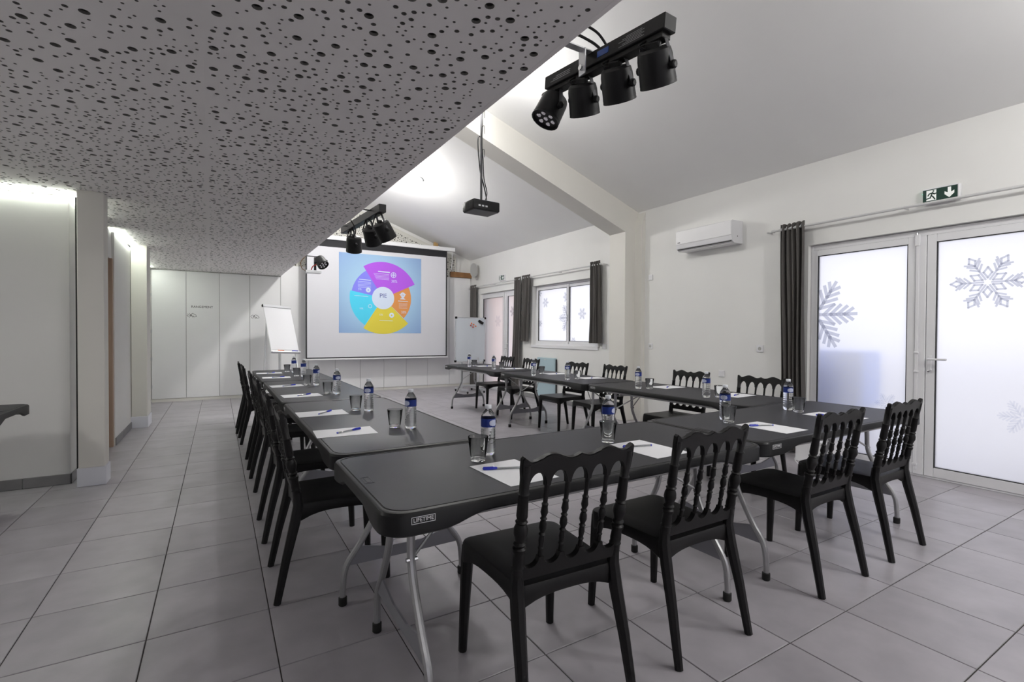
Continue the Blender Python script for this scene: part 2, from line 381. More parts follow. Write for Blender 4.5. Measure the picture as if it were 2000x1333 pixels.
def door(n, ya, yb, ym, lab):
    d = empty('door_%d' % n); struct(d, lab, 'door')
    ring(MB(), 5.372, 5.45, ya, yb, .0, 2.2, .028, wb_=.02).build('outer_frame', PVC, d)
    MB().box((5.372, ya+.028, 2.150), (5.45, yb-.028, 2.172)).build('head_rail', PVC, d, smooth=False); MB().box((5.376, ya+.03, 2.1465), (5.44, yb-.03, 2.1500)).build('seal', SEAL, d, smooth=False)
    leaf(d, ym+.04, yb-.012, .02, 2.148, .062, wb_=.085); leaf(d, ya+.012, ym-.04, .02, 2.148, .068, wb_=.085)
    MB().box((5.360, ym-.036, .02), (5.41, ym+.04, 2.148), .004).build('meeting_stile', PVC, d)
    MB().box((5.385, ym-.042, .02), (5.40, ym-.036, 2.15)).build('seal', SEAL, d, smooth=False)
    b = MB(); b.box((5.350, ym+.012, .06), (5.362, ym+.036, 2.12), .003).build('bolt_rail', PVC, d)
    for z in (2.06, 1.10, .93, .10): MB().box((5.343, ym+.006, z), (5.362, ym+.042, z+.10 if z > 2 else z+.02), .003).build('bolt_bracket', PVC, d)
    MB().lathe([(0, .006), (.03, .006)], 8, T(5.352, ym+.024, 2.15)).build('bolt_tip', CHROME, d)
    handle(d, ym-.072, 1.055, -1)
    return d
d1 = door(1, .86, 2.80, 1.85, 'white frosted double door with large snowflake stickers on the right wall')
d2 = door(2, 8.52, 10.30, 9.20, 'white frosted double door at the far end behind the whiteboard')
d3 = door(3, -2.4, -.5, -1.45, 'white frosted double door added behind the camera for daylight')  # unseen door, added to let more daylight in
wn = empty('window_1'); struct(wn, 'white frosted sliding window with snowflake stickers between two short curtains', 'window')
ring(MB(), 5.40, 5.47, 6.11, 8.06, 1.05, 2.2, .03).build('window_frame', PVC, wn)
leaf(wn, 7.01, 8.03, 1.08, 2.17, .055, x=5.405); leaf(wn, 6.14, 7.06, 1.08, 2.17, .055, x=5.42)
MB().box((5.30, 6.09, 1.0), (5.47, 8.08, 1.05), .004).build('window_sill', PVC, wn)
MB().box((5.395, 7.02, 1.5), (5.405, 7.045, 1.62), .003).build('window_latch', ALU, wn)
for k, (a, b, z0, z1) in enumerate(BOPEN):  # unseen glazing added to light the surfaces facing the camera
    g = empty('window_%d' % (k+2)); struct(g, ('frosted glazing added in the unseen back wall left of the camera', 'frosted glazing added in the unseen back wall right of the camera')[k], 'window')
    n_ = 3
    for i in range(n_):
        p_, q_ = a+(b-a)*i/n_, a+(b-a)*(i+1)/n_; f_ = MB()
        for u0, u1, v0, v1 in ((p_, p_+.06, 0, z1), (q_-.06, q_, 0, z1), (p_+.06, q_-.06, 0, .08), (p_+.06, q_-.06, z1-.06, z1)): f_.box((u0, YB-.12, v0), (u1, YB-.06, v1), .004)
        f_.build('leaf_frame', PVC, g); MB().box((p_+.06, YB-.095, .08), (q_-.06, YB-.089, z1-.06)).build('glass_pane', GLASSF, g, smooth=False)
# snowflake stickers on the panes (thin film just inside the glass)
def flake(parent, y, z, rad, arms=range(6), m=FILM, x=5.379, simple=False, clip=None):
    b = MB(); wd = rad*(.085 if simple else .060)
    def bar(p, q):
        p = Vector(p); q = Vector(q)
        if clip and (not clip(y-p.x) or not clip(y-q.x)): return
        t = (q-p).normalized()*wd*.5; n = Vector((-t.y, t.x)); b.add([(*(p-t+n), 0), (*(p-t-n), 0), (*(q+t-n), 0), (*(q+t+n), 0)], [(0, 1, 2, 3)], face_x(x, y, z))
    for k in arms:
        a = k*math.pi/3
        def pt(r, o): return Vector((math.cos(a)*r-math.sin(a)*o, math.sin(a)*r+math.cos(a)*o))*rad
        n_ = 6 if clip else 1
        for i in range(n_): bar(pt(.12+.58*i/n_, 0), pt(.12+.58*(i+1)/n_, 0))
        if not simple:
            for s in (-1, 1):
                bar(pt(.68, 0), pt(.84, s*.10)); bar(pt(.84, s*.10), pt(1.0, 0))
                bar(pt(.45, 0), pt(.62, s*.17)); bar(pt(.58, 0), pt(.75, s*.19)); bar(pt(.68, 0), pt(.84, s*.22))
            def p2(r, o):
                c = a+math.pi/6; return Vector((math.cos(c)*r-math.sin(c)*o, math.sin(c)*r+math.cos(c)*o))*rad
            if not clip:
                for s in (-1, 1): bar(p2(.16, 0), p2(.34, s*.11)); bar(p2(.34, s*.11), p2(.52, 0))
        else:
            for s in (-1, 1):
                bar(pt(.20, 0), pt(.46, s*.26)); bar(pt(.38, 0), pt(.62, s*.24)); bar(pt(.56, 0), pt(.78, s*.20)); bar(pt(.74, 0), pt(.92, s*.14))
            bar(pt(.7, 0), pt(1, 0))
    if b.v: b.build('snowflake_sticker', m, parent, smooth=False)
XG = 5.382
flake(d1, 1.415, 1.70, .235, x=XG); flake(d1, 2.745, 1.475, .37, simple=True, x=XG, clip=lambda q: q < 2.715)
flake(d1, 2.10, .62, .10, m=FROST, x=XG, simple=True); flake(d1, 1.20, .62, .14, m=FROST, x=XG, simple=True)
for yy, zz, rr in ((7.75, 1.87, .10), (7.95, 2.06, .07), (7.93, 1.47, .07), (6.66, 1.62, .11), (6.90, 1.15, .06), (6.32, 2.08, .11)):
    flake(wn, yy, zz, rr, simple=True, x=5.421 if yy > 7.05 else 5.436)
flake(wn, 7.045, 1.56, .26, simple=True, x=5.421, clip=lambda q: q > 7.07); flake(wn, 7.09, 1.94, .10, simple=True, x=5.421, clip=lambda q: q > 7.07)
flake(d2, 9.55, 1.55, .14, m=FROST, simple=True, x=XG); flake(d2, 8.90, 1.75, .12, simple=True, x=XG)
# outside
struct(MB().box((XW+.25, -14, -.25), (40, 30, -.02)).box((-30, -30, -.25), (XW+.25, YB-.2, -.02)).build('ground', GROUNDM, smooth=False), 'pale terrace outside the frosted doors', 'terrace')
struct(MB().box((XW+.25, 10.05, -.02), (6.6, 10.3, 2.9)).build('exterior_wall', ORANGE, smooth=False), 'terracotta wall outside the far glass door', 'wall')
ob = MB().box((5.70, 2.45, .50), (6.15, 3.6, 1.10), .03).build('garden_trunk', BLUEO); tag(ob, 'blue blurred shape seen through the frosted left door pane', 'storage box')
MB().box((5.75, 2.5, -.02), (6.1, 3.5, .50)).build('stand', GREYO, ob)
ob = MB().lathe([(-.02, .22), (.5, .26), (.55, .28), (.6, .26)], 16, T(6.6, 1.15, 0)).build('planter', GREYO); tag(ob, 'grey blurred planter seen through the right door pane', 'planter')
# curtains and rods
def rod(ya, yb, z, lab, x=5.235):
    o = MB().tube([(x, ya, z), (x, yb, z)], .012, 10).build('curtain_rod', ROD); tag(o, lab, 'curtain rod', 'curtain rods on the right wall')
    for q in (ya, yb): MB().lathe([(-.03, .014), (-.005, .02), (.01, .014)], 10, T(x, q, z) @ RX(R(90) if q == max(ya, yb) else R(-90))).build('finial', ROD, o)
    for q in (ya+.08, yb-.08, (ya+yb)/2): MB().box((x-.006, q-.006, z-.012), (XW, q+.006, z+.002)).build('rod_bracket', ROD, o)
rod(3.12, .75, 2.40, 'long pale curtain rod above the near frosted door'); rod(8.22, 5.98, 2.385, 'pale curtain rod above the far window'); rod(10.72, 8.40, 2.375, 'pale curtain rod above the far glass door')
def curtain(ya, yb, z0, z1, lab, seed, folds=5, ya2=None, yb2=None, x=5.235):
    rg = random.Random(seed); nu, nv = folds*10, 14; vs = []; fs = []; ph = [rg.uniform(-.5, .5) for _ in range(folds+2)]
    ya2 = ya if ya2 is None else ya2; yb2 = yb if yb2 is None else yb2
    for side in (0, 1):
        for j in range(nv+1):
            t = j/nv; z = z1+(z0-z1)*t; A = ya+(ya2-ya)*t**1.4; B = yb+(yb2-yb)*t**1.4
            for i in range(nu+1):
                s_ = i/nu; f_ = s_*folds; amp = .030+.012*math.sin(f_*1.7+seed); k = int(f_)
                off = amp*math.sin(2*math.pi*f_+ph[k]*t*1.2+.25*math.sin(5*t+k))
                zz = z+(.018*math.cos(2*math.pi*f_) if j == 0 else 0)
                vs.append((x+off+(.003 if side else 0), A+(B-A)*s_+.006*math.sin(7*t+k), zz))
    n1 = (nu+1)*(nv+1)
    for sd in (0, 1):
        for j in range(nv):
            for i in range(nu):
                a = sd*n1+j*(nu+1)+i; q = (a, a+1, a+nu+2, a+nu+1); fs.append(q if sd == 0 else q[::-1])
    o = MB().add(vs, fs).build('curtain', CURT, ang=80); tag(o, lab, 'curtain', 'grey curtains on the right wall')
    hm = [(x+.0, ya2+(yb2-ya2)*i/20, z0+.03) for i in range(21)]
    for i in range(folds):
        yq = ya+(yb-ya)*(i+.5)/folds; MB().lathe([(-.004, .024), (.004, .024)], 12, T(x, yq, z1-.035) @ RX(R(90))).build('eyelet', STEEL, o)
curtain(3.05, 2.80, .03, 2.44, 'long grey curtain beside the near frosted door', 1, 5, 3.00, 2.76)
curtain(6.22, 5.97, 1.115, 2.43, 'short grey curtain at the right side of the far window', 2, 4, 6.25, 5.95)
curtain(8.32, 8.02, 1.12, 2.42, 'short grey curtain at the left side of the far window', 3, 4, 8.35, 8.10)
curtain(8.62, 8.36, .03, 2.41, 'long grey curtain at the right side of the far glass door', 4, 4, 8.75, 8.42, x=5.24)
curtain(10.66, 10.34, .03, 2.41, 'long grey curtain behind the whiteboard beside the far door', 5, 4)
# ------------------------------------------------------------------ far wall: cupboards, board, gable panel
XS = [-1.02, .024, 1.076, 2.128, 3.167, 4.193, 5.30]
place = ['at the left end of the far wall', 'behind the left table row', 'behind the flip chart', 'behind the left half of the screen', 'behind the middle of the screen', 'at the right end of the far wall']
for k in range(6):
    a, b = XS[k], XS[k+1]; top = 2.385 if k < 2 else 2.62; mid = (a+b)/2 if k else -.501
    if k == 1: mid = .532
    u = empty('cupboard', ((a+b)/2, 10.78, 0)); tag(u, 'tall white two door cupboard '+place[k], 'cupboard', 'white cupboards along the far wall'); cx = (a+b)/2
    MB().box((a-cx+.002, .022, .0), (b-cx-.002, .066, top), 0).build('carcass', WHITE, u, smooth=False)
    MB().box((a-cx+.002, .012, 0), (b-cx-.002, .03, .055)).build('plinth', CREAM, u, smooth=False)
    for p_, q_ in ((a, mid), (mid, b)):
        MB().box((p_-cx+.003, 0, .06), (q_-cx-.003, .02, top-.004), .0015).build('door', WHITE, u)
    MB().box((mid-cx-.0022, .012, .06), (mid-cx+.0022, .024, top-.01)).build('door_gap', SEAL, u, smooth=False)
    MB().box((a-cx-.002, .012, .06), (a-cx+.002, .024, top-.01)).build('door_gap', SEAL, u, smooth=False)
    if k < 3:                                   # push-hand sticker and lettering
        M = face_y(mid-cx+.085, -.0005, 1.575); b2 = MB()
        for ang in range(0, 360, 45):
            c, s_ = math.cos(R(ang)), math.sin(R(ang)); b2.prism([(-.035+c*.018-s_*.003, s_*.018+c*.003), (-.035+c*.018+s_*.003, s_*.018-c*.003), (-.035+c*.04+s_*.003, s_*.04-c*.003), (-.035+c*.04-s_*.003, s_*.04+c*.003)], 0, .0006, M)
        pts = [(-.03, .0), (.0, .022), (.012, .04), (.03, .03), (.065, .012), (.075, -.02), (.05, -.028), (.01, -.03), (.03, -.012), (0, -.008), (-.03, 0)]
        for p_, q_ in zip(pts, pts[1:]):
            p_ = Vector(p_); q_ = Vector(q_); t = (q_-p_).normalized()*.0028; n = Vector((-t.y, t.x)); b2.prism([tuple(p_-t+n), tuple(p_-t-n), tuple(q_+t-n), tuple(q_+t+n)], 0, .0006, M)
        b2.build('hand_sticker', BLACKT, u, smooth=False)
        if k != 1: text('RANGEMENT', .058, BLACKT, face_y(mid-cx+.25, -.0006, 1.735), u)
    if k == 0:
        for z in (.25, .75, 1.25, 1.9): MB().box((a-cx-.012, -.006, z), (a-cx+.012, .004, z+.06), .002).build('hinge', ALU, u)
tag(MB().box((4.76, 10.74, 2.622), (5.31, 10.80, 2.745), .004).build('wooden_board', WOOD), 'brown wooden board lying on top of the right end cupboard', 'board')
tag(MB().box((4.33, 10.72, 3.30), (4.43, 10.79, 3.40), .006).add([(4.35, 10.715, 3.40), (4.41, 10.715, 3.40), (4.41, 10.79, 3.44), (4.35, 10.79, 3.44)], [(0, 1, 2, 3)]).build('wooden_block', mat('pine_wood', (.55, .36, .15), .6, noise=.15), smooth=False), 'small pine block above the screen casing under the ceiling', 'block')
def gclip(x, y): return 2.65+y < ceil_z(.9+x)-.14
gp = empty('wall_panel'); struct(gp, 'white perforated gable panel above the cupboards behind the screen', 'wall panel')
gw, gh = 4.02, 1.95; out = [(0, 0), (gw, 0), (gw, ceil_z(4.92)-2.62-.10), (.0, ceil_z(.9)-2.62-.04)]
GYPW = mat('white_perforated_gypsum', (.70, .69, .64), .75)
o = shade_hole_walls(perf_mesh(out, perforated(gw, gh, gclip, seed=11), .02).build('perforated_board', GYPW, gp, smooth=False))
o.data.transform(face_y(.9, 10.80, 2.62) @ Matrix.Diagonal((1, 1, -1, 1)))
MB().box((.9, 10.822, 2.62), (4.92, 10.83, 3.1)).prism([(.9, 3.1), (4.90, 3.1), (.9, 4.5)], 0, .008, face_y(0, 10.83, 0)).build('fleece_backing', FLEECE, gp, smooth=False)
# projection screen
ps = empty('projection_screen', (3.0, 10.42, 0)); tag(ps, 'large white pull-down projection screen showing a pie chart on the far wall', 'projection screen')
def sb(n, a, b, m, bev=.002, par=ps): return MB().box((a[0]-3.0, a[1]-10.42, a[2]), (b[0]-3.0, b[1]-10.42, b[2]), bev).build(n, m, par)
sb('casing', (1.34, 10.37, 3.16), (4.69, 10.47, 3.245), WHITE, .006)
sb('end_cap', (4.69, 10.368, 3.158), (4.70, 10.472, 3.247), PVC); sb('end_cap', (1.33, 10.368, 3.158), (1.34, 10.472, 3.247), PVC)
sb('top_band', (1.49, 10.418, 3.015), (4.52, 10.422, 3.165), SCREENB, 0)
scr = sb('screen_fabric', (1.517, 10.419, .77), (4.493, 10.422, 3.015), SCREENW, 0)
sb('border', (1.49, 10.418, .745), (1.517, 10.422, 3.015), SCREENB, 0); sb('border', (4.493, 10.418, .745), (4.52, 10.422, 3.015), SCREENB, 0); sb('border', (1.517, 10.418, .745), (4.493, 10.422, .77), SCREENB, 0)
sb('bottom_bar', (1.47, 10.408, .715), (4.54, 10.432, .745), WHITE, .004)
MB().tube([(4.66-3, .03, 3.17), (4.67-3, .05, 2.9), (4.65-3, .06, 2.75)], .006, 6, smooth=6).build('power_cable', PVC, ps)
def light_mat(name, col, e=.55):                      # projected picture: projector light put into colour and emission
    m = mat(name, col, .8); b = m.node_tree.nodes['Principled BSDF']; b.inputs['Emission Color'].default_value = (*col, 1); b.inputs['Emission Strength'].default_value = e*.12; return m
sl = light_mat('slide_blue', (.36, .56, .80), .3)
nt = sl.node_tree; tc = nt.nodes.new('ShaderNodeTexCoord'); vl = nt.nodes.new('ShaderNodeVectorMath'); vl.operation = 'LENGTH'; mp = nt.nodes.new('ShaderNodeMapRange')
cr = nt.nodes.new('ShaderNodeMix'); cr.data_type = 'RGBA'; cr.inputs['A'].default_value = (.40, .62, .80, 1); cr.inputs['B'].default_value = (.24, .36, .62, 1)
mp.inputs[1].default_value = .5; mp.inputs[2].default_value = 1.25; nt.links.new(tc.outputs['Object'], vl.inputs[0]); nt.links.new(vl.outputs['Value'], mp.inputs[0]); nt.links.new(mp.outputs[0], cr.inputs['Factor'])
for k in ('Base Color', 'Emission Color'): nt.links.new(cr.outputs['Result'], nt.nodes['Principled BSDF'].inputs[k])
SX, SZ_ = 3.01, 2.10
slide = empty('projected_slide', (SX-3.0, -.002, SZ_)); slide.parent = ps
MB().box((-.885, -.0015, -.83), (.885, 0, .83)).build('slide_background', sl, slide, smooth=False)
PC = Vector((.03, -.08)); k_ = .001595
def sector(a0, a1, r0, r1, m, lay):
    n = 40; poly = [(PC.x+r1*math.cos(R(a0+(a1-a0)*i/n)), PC.y+r1*math.sin(R(a0+(a1-a0)*i/n))) for i in range(n+1)]+[(PC.x+r0*math.cos(R(a1+(a0-a1)*i/n)), PC.y+r0*math.sin(R(a1+(a0-a1)*i/n))) for i in range(n+1)]
    MB().prism(poly, 0, .001, face_y(0, -.0030-lay*.0015, 0)).build('pie_slice', m, slide, smooth=False)
sector(122.8, 25, .2, .775, light_mat('slide_purple', (.42, .10, .72)), 1)
sector(25, -43, .2, .62, light_mat('slide_orange', (.66, .27, .08)), 0)
sector(-44, -123, .2, .77, light_mat('slide_yellow', (.66, .56, .06)), 1)
sector(237, 169, .2, .70, light_mat('slide_cyan', (.08, .60, .82)), 0)
sector(169, 122.8, .2, .67, light_mat('slide_violet', (.22, .22, .80)), 0)
PIEW = light_mat('slide_white', (.62, .70, .84), .6)
MB().lathe([(0, .24), (.001, .24)], 48, face_y(PC.x, -.0065, PC.y)).build('pie_centre', PIEW, slide, smooth=False)
def stx(s, size, u, v, m=PIEW, al='CENTER'): text(s, size, m, face_y(PC.x+u*k_, -.0090, PC.y-v*k_), slide, align=al)
stx('PIE', .13, 0, -30, light_mat('slide_navy', (.06, .08, .30), .2)); stx('30%', .08, 150, -232); stx('20%', .07, 285, 185); stx('5%', .06, -310, -105); stx('10%', .05, -290, 150); stx('15%', .05, -30, 225)
b = MB()
def dash(u0, v0, u1, v1, t=5): b.add([((PC.x+u0*k_), -.0085, PC.y-(v0-t/2)*k_), ((PC.x+u1*k_), -.0085, PC.y-(v1-t/2)*k_), ((PC.x+u1*k_), -.0085, PC.y-(v1+t/2)*k_), ((PC.x+u0*k_), -.0085, PC.y-(v0+t/2)*k_)], [(0, 1, 2, 3)])
dash(-70, -355, 90, -350, 14)
for i in range(5): dash(-130+i*8, -325+i*18, 80, -322+i*18, 4)
dash(-320, -235, -165, -228, 9)
for i in range(5): dash(-335, -205+i*18, -165, -203+i*18, 4)
dash(205, 30, 345, 34, 9)
for i in range(5): dash(215, 58+i*17, 335, 59+i*17, 3)
dash(-380, -18, -200, -12, 6); dash(-50, 300, 130, 304, 6); dash(-110, 20, 100, 24, 5)
b.build('slide_text_lines', PIEW, slide, smooth=False)
def disc_ring(u, v, r0, r1):
    m = MB(); n = 24; vs = []
    for rr in (r0, r1): vs += [(PC.x+u*k_+rr*k_*math.cos(2*math.pi*i/n), -.0087, PC.y-v*k_+rr*k_*math.sin(2*math.pi*i/n)) for i in range(n)]
    m.add(vs, [(i, (i+1) % n, n+(i+1) % n, n+i) for i in range(n)]).build('slide_icon', PIEW, slide, smooth=False)
disc_ring(140, -318, 30, 38); disc_ring(140, -318, 12, 17); disc_ring(-200, -98, 9, 32); disc_ring(-175, 115, 20, 26); disc_ring(115, 228, 12, 34); disc_ring(270, -55, 16, 34)
b = MB(); dash(103, -318, 177, -318, 7); b.box((PC.x+137*k_, -.0087, PC.y+355*k_), (PC.x+143*k_, -.0085, PC.y+281*k_)); dash(225, -62, 315, -62, 10); dash(250, -12, 290, -12, 14); dash(235, 0, 305, 2, 10); dash(262, -35, 278, -35, 36)
b.build('slide_icon', PIEW, slide, smooth=False)
# ------------------------------------------------------------------ folding tables
TL, TW, TT = 1.83, .76, .735
def rrect(hx, hy, r, n=7):
    pts = []
    for cx, cy, a0 in ((hx-r, hy-r, 0), (-hx+r, hy-r, 90), (-hx+r, -hy+r, 180), (hx-r, -hy+r, 270)):
        for i in range(n+1): a = R(a0+90*i/n); pts.append((cx+r*math.cos(a), cy+r*math.sin(a)))
    out = []
    for i, p in enumerate(pts):                                     # subdivide straight runs so the rim can dip
        q = pts[(i+1) % len(pts)]; out.append(p); d = math.hypot(q[0]-p[0], q[1]-p[1])
        if d > .1:
            k = int(d/.04)
            for j in range(1, k): out.append((p[0]+(q[0]-p[0])*j/k, p[1]+(q[1]-p[1])*j/k))
    return out
def make_table():
    t = empty('folding_table')
    hx, hy, r = TL/2, TW/2, .075
    base = rrect(hx, hy, r)
    def inset(d): return [(x*(hx-d)/hx if abs(x) > hx-.12 else x, y*(hy-d)/hy) for x, y in base]
    def dip(x, y):
        a = max(0, min(1, (abs(x)-(hx-.34))/.16)); b_ = max(0, min(1, (abs(y)-(hy-.24))/.10)) if abs(x) > hx-.02 else 1
        s = a*a*(3-2*a)*b_; return TT-.042-.034*s
    rings = [[(x, y, dip(x, y)) for x, y in inset(.012)], [(x, y, dip(x, y)+.008) for x, y in inset(0)], [(x, y, TT-.010) for x, y in inset(0)], [(x, y, TT-.002) for x, y in inset(.005)], [(x, y, TT) for x, y in inset(.012)],
             [(x, y, TT) for x, y in inset(.017)], [(x, y, TT-.0025) for x, y in inset(.019)], [(x, y, TT-.0025) for x, y in inset(.022)], [(x, y, TT-.0005) for x, y in inset(.025)]]
    n = len(base); rim = MB(); vs = [p for q in rings for p in q]; fs = []
    for i in range(len(rings)-1):
        for k in range(n): fs.append((i*n+k, i*n+(k+1) % n, (i+1)*n+(k+1) % n, (i+1)*n+k))
    inn = len(vs); vs += [(x, y, TT-.034) for x, y in inset(.03)]
    for k in range(n): fs.append((inn+k, inn+(k+1) % n, (k+1) % n, k))
    rim.add(vs, fs).build('rim', TRIM, t)
    top = MB().prism(inset(.0245), TT-.034, TT-.0004).build('table_top', TABLE, t, ang=30)
    for sx, sy in ((-1, -1), (1, 1)):                               # maker's plate on the rim and the moulded mark on the top
        M = T(sx*(hx-.116), sy*(hy+.0004), TT-.026) @ (Matrix.Identity(4) if sy < 0 else RZ(math.pi)) @ RX(R(90))
        bd = MB(); pw, ph, tk = .037, .0105, .0016
        for a, b_ in (((-pw, -ph), (pw, -ph+tk)), ((-pw, ph-tk), (pw, ph)), ((-pw, -ph), (-pw+tk, ph)), ((pw-tk, -ph), (pw, ph))): bd.box((*a, 0), (*b_, .0008), M=M)
        pl = bd.build('maker_plate', mat('white_print', (.72, .72, .74), .5), t, smooth=False)
        text('LIFETIME', .0165, MATS['white_print'], M, pl)
        g = MB()
        for a, b_ in (((-.016, -.04), (.016, -.037)), ((-.016, .037), (.016, .04)), ((-.016, -.04), (-.013, .04)), ((.013, -.04), (.016, .04)), ((-.006, -.03), (.006, .03))): g.box((sx*(hx-.050)+a[0], sy*.0+a[1], TT-.0006), (sx*(hx-.050)+b_[0], sy*.0+b_[1], TT+.0004))
        g.build('moulded_mark', TRIM, t, smooth=False)
    for sx in (-1, 1):
        x = sx*.745
        for sy in (-1, 1):
            lg = MB().tube([(x, sy*.115, TT-.035), (x, sy*.118, .56), (x, sy*.130, .44), (x, sy*.212, .285), (x, sy*.283, .18), (x, sy*.300, .08), (x, sy*.300, .02)], .0145, 10, smooth=5).build('leg', STEEL, t)
            MB().lathe([(0, .017), (.004, .0195), (.036, .0195), (.04, .016)], 12, T(x, sy*.300, 0)).build('rubber_foot', RUBBER, lg)
            MB().lathe([(-.02, .008), (.02, .008)], 8, T(x, sy*.126, .475) @ RY(R(90))).build('bolt', CHROME, lg)
            MB().tube([(x, sy*.124, .475), (x-sx*.235, sy*.012, .635)], .007, 6, flat=.6).build('strut', STEEL, t)
            MB().tube([(x, sy*.116, .615), (x-sx*.235, sy*.010, .642)], .007, 6).build('strut', STEEL, t)
        MB().box((0, -.016, -.003), (.27, .016, .003), M=T(x-sx*.215, 0, .632) @ (RZ(math.pi) if sx > 0 else Matrix.Identity(4)) @ RY(-R(13))).build('folding_bar', STEEL, t)
        MB().lathe([(-.03, .010), (.03, .010)], 10, T(x-sx*.235, 0, .638) @ RX(R(90))).build('locking_ring', CHROME, t)
        MB().prism([(-.232, .262), (-.08, .226), (.08, .226), (.232, .262), (.284, .178), (.08, .176), (-.08, .176), (-.284, .178)], -.004, .004, T(x, 0, 0) @ Matrix(((0, 0, 1, 0), (1, 0, 0, 0), (0, 1, 0, 0), (0, 0, 0, 1)))).build('brace_plate', STEELP, t, smooth=False)
        MB().tube([(x, -.30, TT-.03), (x, .30, TT-.03)], .013, 8).build('pivot_bar', STEEL, t)
    for sy in (-1, 1): MB().box((-.80, sy*(hy-.055)-.012, TT-.062), (.80, sy*(hy-.055)+.012, TT-.034), .003).build('side_rail', STEEL, t)
    return t
TABS = [((1.315, 1.735), 0, 'black folding table at the left end of the front row, nearest the camera'),
        ((3.150, 1.755), 0, 'black folding table at the right end of the front row by the door'),
        ((.790, 3.060), 90, 'black folding table of the left row, nearest the camera'),
        ((.785, 4.893), 90, 'black folding table in the middle of the left row'),
        ((.780, 6.726), 90, 'black folding table at the far end of the left row'),
        ((3.685, 3.070), 90, 'black folding table of the right row, nearest the camera'),
        ((3.675, 4.905), 90, 'black folding table in the middle of the right row'),
        ((3.665, 6.785), 90, 'black folding table at the far end of the right row by the whiteboard'),
        ((-2.075, 4.46), 0, 'black folding table corner at the left edge before the left wall')]
tbl = make_table()
for k, ((x, y), a, lab) in enumerate(TABS):
    o = tbl if k == 0 else copy_tree(tbl)
    o.location = (x, y, 0); o.rotation_euler = (0, 0, R(a)); tag(o, lab, 'table', 'black folding tables')
# ------------------------------------------------------------------ chairs
def turned(p, q, prof, seg=12):
    L_ = (Vector(q)-Vector(p)).length; return MB().lathe([(t*L_, r) for t, r in prof], seg, axis_m(p, q))
POST = [(0, .0195), (.05, .0195), (.10, .0185), (.115, .0215), (.13, .0185), (.16, .0200), (.24, .0175), (.265, .0225), (.285, .0225), (.30, .0160), (.325, .0215), (.345, .0160), (.37, .0180), (.42, .0240), (.46, .0225), (.50, .0165), (.515, .0205), (.53, .0150), (.56, .0185), (.74, .0160), (.755, .0190), (.77, .0155), (1, .0170)]
SPIN = [(0, .0085), (.12, .0075), (.14, .0105), (.16, .0075), (.24, .0105), (.30, .0085), (.32, .0120), (.345, .0075), (.40, .0130), (.46, .0120), (.50, .0080), (.52, .0120), (.545, .0075), (.60, .0125), (.68, .0095), (.71, .0115), (.73, .0075), (.86, .0080), (1, .0090)]
